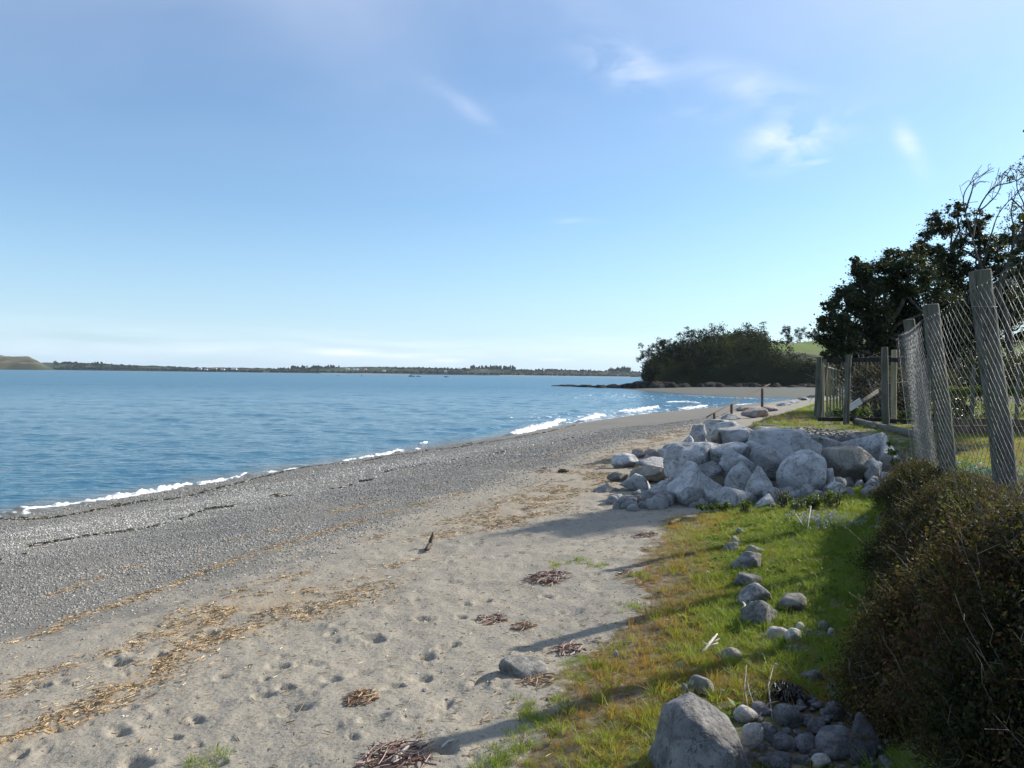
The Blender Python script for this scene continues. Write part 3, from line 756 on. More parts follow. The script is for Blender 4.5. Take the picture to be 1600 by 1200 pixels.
def grass():
    hc = at(1245, 1150); hollow = lambda x, y: np.exp(-(((x - hc[0]) / .42) ** 4 + ((y - hc[1]) / .42) ** 4))
    def pts(n, x0, x1, y0, y1, cut=.12, pw=1.0):
        x = rng.uniform(x0, x1, n); y = rng.uniform(y0, y1, n)
        g = grass_field(x, y); k = rng.random(n) < np.clip((g - cut) / (1 - cut), 0, 1) ** pw
        return x[k], y[k]
    P = []
    x, y = pts(52000, -1.2, 5.5, 2.0, 11.8)
    bare = fbm(x, y, .45, 71, 3); dd = polydist(x, y, GRASSP)
    k = (bare > -.40 + .22 * sstep(1.0, 0, dd)) & (polydist(x, y, TERR) < .35 + .8 * (y > 6)); x, y = x[k], y[k]
    dd = dd[k]; k = rng.random(len(x)) > 1.1 * hollow(x, y); x, y, dd = x[k], y[k], dd[k]
    P.append((x, y, rng.uniform(.5, 1.05, len(x)) * (.6 + .4 * sstep(0, .9, dd)), 'S', np.clip(.18 + .42 * rng.random(len(x)) ** .8 + .66 * np.clip(orange_zone(x, y), 0, 1) * rng.uniform(.5, 1.1, len(x)) + .5 * fbm(x, y, .8, 55, 3), 0, 1)))
    x, y = pts(9000, .0, 5.5, 2.3, 11.3, .6)
    tt = polydist(x, y, TERR); k = (tt < .3 + .8 * (y > 6)) & (rng.random(len(x)) < .22 + .78 * sstep(-2.0, -.3, tt)) & (hollow(x, y) < .4); x, y = x[k], y[k]
    P.append((x, y, rng.uniform(.3, 1.0, len(x)), 'L', np.clip(.02 + .40 * rng.random(len(x)) + .5 * np.clip(orange_zone(x, y), 0, 1) + .2 * fbm(x, y, .7, 56, 2), 0, 1)))
    # terrace behind the fences and the strip along the beach further off
    x, y = pts(15000, 3.5, 12.5, 5.0, 15, .4); k = (polydist(x, y, TERR) > .5) & (x < y * .72 + .4); x, y = x[k], y[k]
    P.append((x, y, rng.uniform(.6, 1.3, len(x)), 'S', np.clip(.35 + .5 * rng.random(len(x)), 0, 1)))
    x, y = pts(9000, 4, 24, 15, 42, .4); k = (x < y * .72); x, y = x[k], y[k]
    P.append((x, y, rng.uniform(1.2, 2.2, len(x)), 'S', np.clip(.15 + .5 * rng.random(len(x)) + .5 * orange_zone(x, y), 0, 1)))
    # stray tufts out on the sand
    st = []
    for px, py, k in ((325, 1185, 9), (825, 1112, 7), (690, 1115, 0), (655, 1095, 0), (870, 1098, 6), (905, 1035, 9), (940, 1040, 9), (985, 950, 7), (850, 1140, 10), (870, 885, 7), (940, 885, 6), (905, 880, 6), (1000, 905, 5), (785, 1185, 12), (800, 1165, 9), (760, 1200, 8), (915, 1060, 6), (840, 1120, 8)):
        c = at(px, py)
        for i in range(k * 2): st.append((c[0] + rng.normal(0, .05), c[1] + rng.normal(0, .07)))
    st = np.array(st); P.append((st[:, 0], st[:, 1], rng.uniform(.5, 1.1, len(st)), 'S', rng.uniform(.15, .6, len(st))))
    for kind, S in (('S', TUFT_S), ('L', TUFT_L)):
        sel = [p for p in P if p[3] == kind]
        x = np.concatenate([p[0] for p in sel]); y = np.concatenate([p[1] for p in sel]); sc = np.concatenate([p[2] for p in sel]); ti = np.concatenate([p[4] for p in sel])
        n = len(x); ro = np.stack([rng.normal(0, .15, n), rng.normal(0, .15, n), rng.uniform(0, 6.28, n)], 1)
        instancer('grass', np.stack([x, y, H(x, y) - .004], 1), S, sc, ro, ti,
                  label='short green and rust coloured grass spreading onto the sand' if kind == 'S' else 'taller green grass along the foot of the bank', cat='grass')
grass()

def weeds():
    srcs = []
    for k in range(3):
        r = random.Random(90 + k); V, Q, tp = [], [], []
        for i in range(11):
            a = r.uniform(0, 6.28); L = r.uniform(.03, .06); w = L * r.uniform(.16, .28); e = r.uniform(.3, 1.1); c, s_ = math.cos(a), math.sin(a); b = len(V)
            for u, ww in ((0, .2), (.5, 1), (1, .15)):
                z = L * u * math.sin(e) * (1 - .3 * u); x = c * L * u * math.cos(e); y = s_ * L * u * math.cos(e); V += [(x + s_ * w * ww, y - c * w * ww, z), (x - s_ * w * ww, y + c * w * ww, z)]; tp += [u * .4, u * .4]
            Q += [(b, b + 1, b + 3, b + 2), (b + 2, b + 3, b + 5, b + 4)]
        srcs.append(src('rosette_shape', mesh_np('rosette_shape', V, [Q], MAT['grass'], True, {'tip': tp})))
    n = 5200; x = rng.uniform(-.3, 5.5, n); y = rng.uniform(2.3, 11.5, n); k = (grass_field(x, y) > .5) & (polydist(x, y, TERR) < .3) & (fbm(x, y, .5, 66, 2) > -.05) & (orange_zone(x, y) < .5); x, y = x[k], y[k]; n = len(x)
    instancer('low_weeds', np.stack([x, y, H(x, y) + .01], 1), srcs, rng.uniform(.5, 1.3, n), np.stack([rng.normal(0, .2, n), rng.normal(0, .2, n), rng.uniform(0, 6.28, n)], 1), np.clip(rng.normal(.15, .14, n), 0, .9), label='small leafy weeds mixed into the grass strip', cat='weeds')
weeds()

# dry reed litter and seaweed lines ---------------------------------
def litter():
    LIM = m_leaf('dry_reed', [(0, (.17, .09, .045)), (.4, (.34, .225, .11)), (.8, (.46, .34, .19)), (1, (.58, .50, .35))], .1, False, .7)
    WDM = m_leaf('seaweed', [(0, (.012, .012, .008)), (.5, (.03, .03, .014)), (.85, (.05, .055, .02)), (1, (.13, .06, .03))], 0, False, .5, .5)
    def bits(P, length, wid, tint, name, mat, flat=.12, lab=None):
        n = len(P); x, y = P[:, 0], P[:, 1]; z = H(x, y)
        a = rng.normal(.55, .9, n); L = length
        dx, dy = np.cos(a) * L / 2, np.sin(a) * L / 2
        z0 = H(x - dx, y - dy) + rng.random(n) * flat * L + .002; z1 = H(x + dx, y + dy) + rng.random(n) * flat * L + .002
        nx, ny = -np.sin(a) * wid, np.cos(a) * wid
        V = np.stack([np.stack([x - dx - nx, y - dy - ny, z0], 1), np.stack([x - dx + nx, y - dy + ny, z0], 1), np.stack([x - dx, y - dy, z0 + wid * 1.6], 1),
                      np.stack([x + dx - nx, y + dy - ny, z1], 1), np.stack([x + dx + nx, y + dy + ny, z1], 1), np.stack([x + dx, y + dy, z1 + wid * 1.6], 1)], 1).reshape(-1, 3)
        b = np.arange(n)[:, None] * 6
        Q = np.concatenate([b + np.array([[1, 4, 5, 2]]), b + np.array([[0, 2, 5, 3]])])
        T = np.concatenate([b + np.array([[0, 1, 2]]), b + np.array([[3, 5, 4]])])
        me = mesh_np(name, V, [Q, T], mat, False, {'tint': np.repeat(tint, 6)})
        o = obj(name, me); tag(o, lab, name.replace('_', ' '), kind='stuff'); return o
    pts = []
    for P, w, d in LITW:
        seg = np.linalg.norm(np.diff(P, axis=0), axis=1); tot = seg.sum(); cum = np.concatenate([[0], np.cumsum(seg)])
        n = int(tot * w * 2 * 5200 * d / (1 + P[:, 1].mean() * .06))
        u = rng.uniform(0, tot, n); i = np.clip(np.searchsorted(cum, u) - 1, 0, len(P) - 2); f = ((u - cum[i]) / (seg[i] + 1e-9))[:, None]
        C = P[i] * (1 - f) + P[i + 1] * f + rng.normal(0, w, (n, 2)) * rng.choice([.7, 1.0, 2.2], n, p=[.45, .4, .15])[:, None]
        k = (fbm(C[:, 0], C[:, 1], .45, 13, 3) > -.22 + .28 * (1 - d)) & (fbm(C[:, 0], C[:, 1], .10, 18, 2) > -.22); pts.append(C[k])
    m = 2300; y = rng.uniform(3.2, 18, m); x = rng.uniform(-.55, .22, m) * y; s = S_of(x, y); k = (s > 14) & (s < 21); pts.append(np.stack([x[k], y[k]], 1))
    m = 9000; y = rng.uniform(2.8, 14, m); x = rng.uniform(-1.5, 2.5, m); d_ = polydist(x, y, GRASSP); k = (np.abs(d_ + .1) < .55 * rng.random(m)) & (fbm(x, y, .4, 19, 2) > .05); pts.append(np.stack([x[k], y[k]], 1))
    P = np.concatenate(pts); n = len(P); sc = 1 + P[:, 1] * .03
    bits(P, rng.uniform(.010, .05, n) * sc, rng.uniform(.0010, .0028, n) * sc, rng.random(n), 'dry_reed_litter', LIM, .14, 'golden broken reed bits lying in wavy bands across the sand')
    print('litter', n)
    pts = []
    for pix, w, d in (([(-60, 818), (0, 812), (110, 806), (200, 786), (290, 775), (385, 752), (480, 730), (560, 722), (640, 708), (720, 697), (760, 691), (830, 680), (900, 664)], .10, 1.3),
                      ([(-40, 885), (0, 872), (40, 858), (60, 852)], .16, 1.6), ([(40, 858), (130, 838), (200, 830), (250, 820), (330, 795), (345, 792)], .06, .6),
                      ([(328, 793), (345, 791), (362, 789)], .10, 3.0), ([(430, 772), (440, 774), (452, 773)], .07, 2.5), ([(525, 760), (545, 757)], .12, 1.6), ([(565, 751), (580, 749)], .1, 1.6),
                      ([(600, 738), (700, 722), (780, 708), (860, 692), (960, 672)], .06, .35), ([(180, 788), (195, 785)], .1, 3.5), ([(665, 704), (690, 701)], .12, 3), ([(730, 694), (760, 690)], .12, 2.5)):
        P = smooth_poly(gpath(pix), 6); seg = np.linalg.norm(np.diff(P, axis=0), axis=1); tot = seg.sum(); cum = np.concatenate([[0], np.cumsum(seg)])
        n = int(tot * w * 2 * 420 * d)
        u = rng.uniform(0, tot, n); i = np.clip(np.searchsorted(cum, u) - 1, 0, len(P) - 2); f = ((u - cum[i]) / (seg[i] + 1e-9))[:, None]
        C = P[i] * (1 - f) + P[i + 1] * f + rng.normal(0, w * .7, (n, 2)); k = fbm(C[:, 0], C[:, 1], .5, 14, 2) > -.10; pts.append(C[k])
    P = np.concatenate(pts); n = len(P)
    bits(P, rng.uniform(.03, .13, n), rng.uniform(.006, .018, n), rng.random(n), 'seaweed', WDM, .25, 'dark seaweed washed up in thin lines along the water edge')
    print('weed', n)
litter()

# heaps of weed and reed on the sand (each a thing) -----------------
HEAPM = m_leaf('reed_heap', [(0, (.10, .045, .03)), (.5, (.28, .16, .09)), (1, (.48, .36, .22))], .1, False, .7)
HEAPR = m_leaf('red_weed_heap', [(0, (.06, .02, .018)), (.5, (.20, .09, .065)), (1, (.50, .42, .36))], .1, False, .6)
def heap(px, py, w, h, mat, label, cat='reed heap', n=70, seed=0, long=.6, name='reed_heap'):
    c = at(px, py); rw = w / F * c[1] / 2; rh = h / F * c[1]; r = random.Random(seed)
    mb = MB()
    for i in range(n):
        a = r.uniform(0, 6.28); q_ = r.random() ** .6; x, y = c[0] + rw * q_ * math.cos(a), c[1] + rw * 1.1 * q_ * math.sin(a)
        L = rw * long * r.uniform(.4, 1.3); an = r.gauss(.4, .9); lift = r.uniform(-.1, .55)
        z = hz(x, y) + rh * (1 - q_) * r.uniform(.1, .9) + .003
        t = np.linspace(-.5, .5, 5); cu = r.uniform(-.5, .5)
        P = np.stack([x - c[0] + np.cos(an) * L * t - np.sin(an) * L * cu * t * t, y - c[1] + np.sin(an) * L * t + np.cos(an) * L * cu * t * t, z - c[2] + L * lift * (t + .5) * .5], 1)
        mb.tube(P, [.001, .0028, .003, .0025, .001][0:5] if r.random() < .7 else .0045, 4, col=r.random())
    o = obj(name, mb.mesh(name, mat, False), loc=tuple(c)); return tag(o, label, cat)
heap(855, 905, 66, 9, HEAPR, 'tangled reddish weed heap with pale fluff in the middle of the sand', 'weed heap', 130, 1, name='weed_heap')
heap(765, 963, 50, 9, HEAPR, 'loose brown twig heap left of two by the pale sand ripple', 'reed heap', 70, 2)
heap(820, 975, 42, 8, HEAPM, 'compact brown reed heap just right of the loose twig heap', 'reed heap', 70, 3)
heap(888, 1010, 54, 7, HEAPR, 'flat pinkish reed heap beside the grass edge above the speckled rock', 'reed heap', 70, 4)
heap(565, 1097, 56, 13, HEAPM, 'orange reed clump standing alone on sand among footprints', 'reed heap', 110, 5)
heap(622, 1188, 110, 14, HEAPR, 'large pile of pale dry sticks at the bottom edge of the sand', 'stick pile', 110, 6, .8, 'stick_pile')
heap(840, 1068, 60, 7, HEAPM, 'dry reed bits caught below the speckled rock on the sand', 'reed heap', 60, 7)
heap(1010, 838, 40, 5, HEAPR, 'dark weed heap near the sand edge below the rock pile shadow', 'weed heap', 60, 8, name='weed_heap')
heap(850, 737, 26, 8, HEAPM, 'small tan reed mound left of the dark log on upper beach', 'reed heap', 60, 9)
heap(975, 897, 34, 4, HEAPR, 'thin strip of twigs on sand left of the rusty grass', 'reed heap', 40, 10)

# ------------------------------------------------------------------ rock pile
RP = [  # crop cx, cy, w, h, material, label, planes
 (870, 262, 290, 140, 'riprap', 'largest grey slab boulder at the middle top of the rock pile'),
 (800, 318, 130, 120, 'riprap', 'steep grey boulder tucked under the left end of the largest slab'),
 (932, 362, 190, 165, 'riprap', 'big smooth rounded grey boulder right of the pile centre'),
 (1140, 332, 210, 140, 'riprap_brown', 'brownish layered boulder with a dark ledge across it'),
 (1222, 252, 215, 105, 'riprap', 'pale flat topped boulder highest at the right of the pile'),
 (1322, 325, 120, 125, 'riprap', 'dark leaning boulder at the right end of the pile by weeds'),
 (1036, 258, 140, 80, 'riprap', 'grey block with a small weed on top between slab and flat boulder'),
 (525, 412, 255, 108, 'riprap', 'broad pale boulder with sloping face at the front of the pile'),
 (688, 385, 128, 118, 'riprap', 'angular pale boulder standing right of the broad front one'),
 (672, 325, 155, 85, 'riprap', 'mottled pale boulder with a dark hollow on its face'),
 (478, 305, 205, 125, 'riprap', 'dark rounded boulder on the left shoulder of the pile'),
 (500, 215, 62, 90, 'riprap', 'narrow upright stone sticking up at the left top of the pile'),
 (642, 196, 140, 75, 'riprap', 'rounded boulder at the back of the pile near the handrail'),
 (702, 222, 195, 85, 'riprap', 'long pale slab sloping left at the back of the pile'),
 (635, 283, 160, 75, 'riprap', 'light grey wedge below the long pale slab'),
 (572, 262, 110, 48, 'riprap', 'small flat stone filling the gap behind the dark rounded boulder'),
 (318, 375, 172, 78, 'riprap_brown', 'flat brownish stone at the left front of the pile'),
 (243, 412, 120, 78, 'riprap', 'triangular grey stone resting on sand at the left front'),
 (182, 392, 100, 48, 'riprap_brown', 'low tan stone at the far left of the pile'),
 (130, 434, 105, 40, 'riprap', 'outermost low stone lying half in the sand at the left tip'),
 (350, 430, 122, 58, 'riprap', 'dark low stone between the triangular stone and broad pale boulder'),
 (452, 368, 130, 88, 'riprap', 'tilted slab leaning up to the right in the left front'),
 (325, 328, 135, 42, 'riprap', 'long low stone on the left flank of the pile'),
 (208, 322, 115, 62, 'riprap', 'dark sloping stone at the back of the left flank'),
 (262, 295, 52, 42, 'riprap_pink', 'small sunlit pinkish stone at the rear of the left flank'),
 (320, 292, 62, 40, 'riprap_pink', 'pinkish flat stone beside the rear of the left flank'),
 (392, 272, 62, 42, 'riprap', 'small pale stone above the left flank by the dark rounded boulder'),
 (660, 457, 140, 52, 'riprap', 'low slab in front of the angular pale boulder'),
 (768, 415, 115, 130, 'riprap', 'dark wedge leaning between angular and rounded boulders'),
 (822, 446, 90, 42, 'riprap', 'small rounded stone below the big rounded boulder'),
 (785, 476, 80, 36, 'riprap', 'whitish small stone in front of the pile by the grass'),
 (966, 438, 60, 46, 'riprap', 'small blocky stone in grass under the big rounded boulder'),
 (555, 345, 95, 48, 'riprap', 'small stone wedged above the broad pale front boulder'),
 (600, 166, 130, 40, 'riprap', 'flat pale stone at the very back of the pile beside the rail posts'),
 (452, 250, 70, 70, 'riprap', 'stone with a dark side left of the narrow upright stone'),
 (262, 452, 70, 26, 'riprap', 'little flat stone on sand in front of the triangular stone'),
 (490, 448, 95, 42, 'riprap', 'dark stone under the front edge of the broad pale boulder'),
 (930, 212, 130, 42, 'riprap', 'thin pale slab lying on the top rear of the largest slab'),
 (1090, 428, 75, 34, 'riprap', 'flat stone in the grass under the layered boulder'),
 (1320, 385, 80, 34, 'riprap', 'stack of small flat stones under the right end boulder'),
 (372, 300, 60, 55, 'riprap', 'stone leaning against the left side of the dark rounded boulder'),
 (590, 215, 60, 60, 'riprap_brown', 'dark stone in the gap behind the narrow upright stone'),
 (725, 265, 80, 60, 'riprap', 'grey stone sitting where the long slab meets the largest slab'),
 (1060, 380, 50, 60, 'riprap', 'narrow stone jammed between rounded and layered boulders'),
 (1240, 350, 60, 70, 'riprap', 'shadowed stone between the layered boulder and the right end'),
 (745, 122, 112, 42, 'riprap_pink', 'sunlit pinkish boulder on the beach edge behind the pile'),
 (795, 105, 85, 26, 'riprap_pink', 'pale pink stone to the right of the rail behind the pile'),
 (645, 138, 70, 26, 'riprap', 'small stone at the foot of the middle rail post'),
 (700, 104, 60, 22, 'riprap_pink', 'small pale stone left of the tall rail post'),
 (865, 84, 60, 16, 'riprap', 'first low stone of the row edging the far grass strip'),
 (905, 74, 50, 14, 'riprap', 'second low stone of the row edging the far grass strip'),
 (950, 62, 50, 14, 'riprap', 'third low stone of the row edging the far grass strip'),
 (985, 50, 40, 12, 'riprap', 'last low stone of the row edging the far grass strip')]
ROCKS = []
def pile():
    for i, (cx, cy, w, h, m, lab) in enumerate(RP):
        px, py = 900 + cx / 2.667, 600 + cy / 2.667; W_, H_ = w / 2.667, h / 2.667
        if cy < 145: Y = at(px, py + H_ * .4)[1]
        elif cx < 400: Y = at(px, py + H_ * .35)[1]
        else:
            Y = np.interp(cy, [150, 200, 330, 460, 480], [15.2, 13.7, 12.1, 10.7, 10.5])
            if cx < 620: Y = Y + .5 * (620 - cx) / 220
            if cx > 1000: Y = np.interp(cy, [150, 250, 330, 430], [14.5, 13.3, 12.3, 11.0])
        c = PY(px, py, Y); k = Y / F
        dx, dz = W_ * k * 1.10, H_ * k * 1.08; dy = max(dx * .8, dz) * .95
        g = hz(c[0], c[1]); bot = c[2] - dz / 2
        if bot > g - .05:   # reach down to what carries it
            if cy < 145 or cx < 400 or bot - g > .5: dz = dz + min(bot - g + .08, .5) ; c = c - np.array([0, 0, (min(bot - g + .08, .5)) / 2])
            else: dz += .12; c = c - np.array([0, 0, .06])
        sub = 5 if W_ > 60 else 4
        me = rock_mesh('boulder', 500 + i * 3, (dx, dy, dz), MAT[m], sub=sub if W_ > 16 else 3, planes=12 if i not in (2, 10, 12) else 26, p=46 if i not in (2, 10) else 14, rough=.035, lo=.58, flat=.62 if i in (0, 4, 6, 13, 37, 33, 3) else 0, taper=.22)
        o = obj('boulder', me, loc=tuple(c)); tag(o, lab, 'boulder', 'boulders of the rock pile' if cy > 145 else 'stones along the beach edge beyond the pile')
    # chinks under the named stones: fill rubble
    mb = MB(); r = random.Random(5)
    for i in range(150):
        u = r.random(); px = 960 + 430 * u; py = r.uniform(690, 785) if px > 1040 else r.uniform(740, 780)
        Y = np.interp(py, [690, 725, 775], [13.6, 12.3, 10.8]); p = PY(px, py, Y + .25)
        g = hz(p[0], p[1]); s_ = r.uniform(.10, .32)
        V, T = rock_arr(900 + i, (s_, s_ * .9, s_ * .7), sub=2, planes=12, p=20, rough=0)
        mb.add(V @ rot3(r.uniform(0, 3), r.uniform(0, 3), 0).T + np.array([p[0], p[1], g + s_ * .15]), T=T)
    o = obj('rubble', mb.mesh('rubble', MAT['riprap'])); tag(o, 'small broken stones filling the gaps of the rock pile', 'rubble', kind='stuff')
pile()

# stones in the grass, listed one by one -----------------------------
ST = [(1088, 1172, 176, 150, 'fieldstone', 'biggest boulder of the bottom edge, peaked and broad at its foot', 14, 26, 5),
 (1096, 1074, 44, 36, 'granite', 'rounded stone in the grass right behind the biggest peaked boulder', 20, 8, 4), (1074, 1082, 22, 26, 'fieldstone', 'small dark stone touching the left side of the rounded one', 14, 12, 4),
 (1127, 1084, 20, 14, 'granite', 'small pale stone right of the rounded one behind the peaked boulder', 14, 10, 3),
 (1141, 1023, 40, 20, 'granite', 'half buried oval stone near the white driftwood', 20, 8, 4),
 (1190, 960, 60, 44, 'fieldstone', 'lowest and largest stone of the row up the grass', 14, 24, 5), (1178, 931, 52, 36, 'fieldstone', 'second stone from the bottom of the row up the grass', 14, 22, 4),
 (1169, 909, 46, 24, 'fieldstone', 'cracked flat stone in the middle of the row up the grass', 14, 22, 4), (1167, 880, 50, 34, 'fieldstone', 'pale domed stone in the row, above the cracked flat one', 12, 20, 4),
 (1179, 860, 32, 13, 'fieldstone', 'thin low stone just behind the pale domed one', 14, 18, 4), (1142, 856, 26, 15, 'fieldstone', 'dark small stone left of the upper end of the row', 14, 18, 4),
 (1150, 843, 16, 10, 'granite', 'whitish chip of stone above the dark small one', 12, 18, 3), (1157, 831, 16, 12, 'fieldstone', 'topmost small round stone of the row up the grass', 14, 10, 3),
 (1237, 943, 48, 26, 'granite', 'rough stone to the right of the row with rusty stain', 14, 22, 4),
 (1214, 990, 36, 20, 'cobble_pale', 'smooth tan oval cobble below the row, split by a pale band', 22, 7, 4), (1241, 995, 28, 26, 'cobble_pale', 'flaky pale stone against the tan oval cobble', 14, 18, 4),
 (1252, 980, 16, 14, 'cobble_pale', 'small whitish round cobble above the flaky stone', 22, 6, 3), (1263, 989, 13, 12, 'cobble', 'tiny grey cobble right of the whitish round one', 22, 6, 3),
 (1287, 977, 20, 14, 'cobble', 'dark round cobble at the top of the right cluster', 22, 6, 3), (1286, 984, 18, 12, 'cobble', 'dark cobble in the middle of the right cluster', 22, 6, 3), (1299, 987, 15, 12, 'cobble_pale', 'pale cobble at the right side of the right cluster', 22, 6, 3), (1283, 994, 30, 10, 'cobble', 'flat grey cobble under the right cluster', 22, 8, 3),
 (1242, 1013, 28, 10, 'cobble', 'flat cobble at the shade edge below the flaky stone', 22, 8, 3), (1212, 1041, 12, 11, 'cobble_pale', 'lone white pebble in shaded grass', 22, 6, 3), (1196, 1053, 18, 8, 'cobble_pale', 'flat pale pebble beside the lone white one', 22, 6, 3),
 (1268, 1058, 32, 22, 'cobble', 'blue grey cobble in the deep shade of the bank', 22, 7, 4), (1266, 1068, 16, 9, 'cobble', 'small cobble under the blue grey one', 22, 7, 3), (1243, 1062, 16, 9, 'cobble_pale', 'pale cobble left of the blue grey one', 22, 7, 3),
 (1167, 1118, 40, 30, 'cobble_pale', 'light round cobble right of the peaked boulder', 22, 7, 4), (1232, 1120, 44, 36, 'cobble', 'large dark round cobble beside the black weed', 22, 7, 4),
 (1175, 1152, 34, 42, 'cobble_pale', 'egg shaped cobble leaning on the peaked boulder', 22, 7, 4), (1200, 1145, 34, 26, 'cobble', 'purple grey cobble in the cobble hollow', 22, 7, 4), (1226, 1162, 38, 30, 'cobble', 'round cobble low in the cobble hollow', 22, 7, 4),
 (1190, 1110, 34, 20, 'cobble', 'greenish flat cobble at the back of the hollow', 22, 8, 3), (1160, 1188, 40, 24, 'cobble', 'slate cobble at the foot of the peaked boulder', 22, 7, 4), (1218, 1190, 36, 26, 'cobble', 'round cobble at the bottom edge beside the bright grass tuft', 22, 7, 4),
 (1282, 1190, 32, 22, 'cobble_pale', 'pale cobble at the bottom edge under the shrubs', 22, 7, 4), (1305, 1165, 60, 50, 'cobble', 'big dark cobble half under the shrubs', 22, 8, 4), (1350, 1160, 44, 80, 'cobble', 'tall dark stone standing at the shrub edge', 18, 12, 4),
 (1355, 1060, 56, 50, 'fieldstone', 'dark boulder under the shrubs in deep shade', 14, 16, 4), (1305, 1112, 34, 26, 'cobble', 'cobble between the black weed and the shrubs', 22, 7, 4), (1260, 1165, 34, 26, 'cobble', 'dull cobble between round cobble and big dark one', 22, 7, 4), (1195, 1170, 20, 14, 'cobble', 'small cobble between egg shaped and round ones', 22, 7, 3),
 (1213, 1075, 18, 10, 'cobble', 'small cobble in grass above the black weed', 22, 7, 3), (1300, 1075, 24, 12, 'cobble', 'small flat cobble right of the blue grey one', 22, 7, 3), (1251, 1190, 26, 16, 'cobble', 'brown cobble at the bottom edge of the hollow', 22, 7, 3), (1275, 1135, 30, 22, 'cobble', 'smooth cobble right of the large dark round one', 22, 7, 4),
 (820, 1048, 84, 34, 'granite', 'speckled pale rock half buried in the open sand', 20, 10, 5),
 (663, 1080, 12, 8, 'cobble_pale', 'single whitish pebble lying in a footprint', 22, 6, 3), (962, 1020, 8, 7, 'cobble_pale', 'tiny pale pebble by the first grass tufts', 22, 6, 3)]
STXY = []
PEAK = [(-1, -.25, .30, .72), (-.75, -.5, .62, .78), (.45, -.25, .88, .62), (.85, -.1, .55, .86), (-.15, -.85, .62, .66), (.35, -1, .15, .80), (-.3, .2, 1, .86), (.1, 1, .45, .7), (-.6, .9, .3, .8), (1, .3, .0, .98), (0, 0, -1, .8), (-.5, -1, -.1, .85), (.15, -.45, 1.0, .70)]
def stones():
    for i, (px, py, w, h, m, lab, pl, p, sub) in enumerate(ST):
        b = at(px, py + h * .38); Y = b[1]; k = Y / F; dx = w * k; dz = h * k * (1.15 if h > .6 * w else 1.3); dy = dx * .85 if h < w * 1.2 else dx
        if i == 0: dy = dx * 1.05
        c = PY(px, py, Y + dy * .25); g = hz(c[0], c[1], False)
        zz = c[2]
        if zz - dz / 2 > g - .02: dz += (zz - dz / 2 - g) + .04; zz = c[2] - ((c[2] - g) - dz / 2 + .03) if False else (c[2] + h * k / 2 + g - .04) / 2
        o = obj('boulder' if w > 70 else ('stone' if m in ('fieldstone', 'granite') else 'cobble'), rock_mesh('stone', 40 + i * 5, (dx, dy, dz), MAT[m], sub=sub, planes=pl, p=p, rough=.05 if p > 12 else .03, taper=.0 if i == 0 else (.3 if p > 14 else 0), extra=PEAK if i == 0 else None), loc=(c[0], c[1], zz))
        STXY.append((c[0], c[1], dx))
        tag(o, lab, 'boulder' if w > 70 else ('stone' if m in ('fieldstone', 'granite') else 'cobble'), 'stones in the grass and at the foot of the bank' if py > 825 and px > 1000 else None)
    # unsorted small cobbles of the hollow
    mb = MB(); r = random.Random(8)
    for i in range(230):
        px, py = r.uniform(1150, 1400), r.uniform(1085, 1230)
        if px < 1150 + (1200 - py) * .25: continue
        p = at(px, py); s_ = r.uniform(.02, .07)
        V, T = rock_arr(1500 + i, (s_, s_ * .8, s_ * .55), sub=2, planes=16, p=6, rough=0)
        mb.add(V @ rot3(r.gauss(0, .3), r.gauss(0, .3), r.uniform(0, 6)).T + p + [0, 0, s_ * .12], T=T)
    tag(obj('cobble_bed', mb.mesh('cobble_bed', MAT['cobble'])), 'small cobbles heaped in the dark hollow below the shrubs', 'cobbles', kind='stuff')
stones()

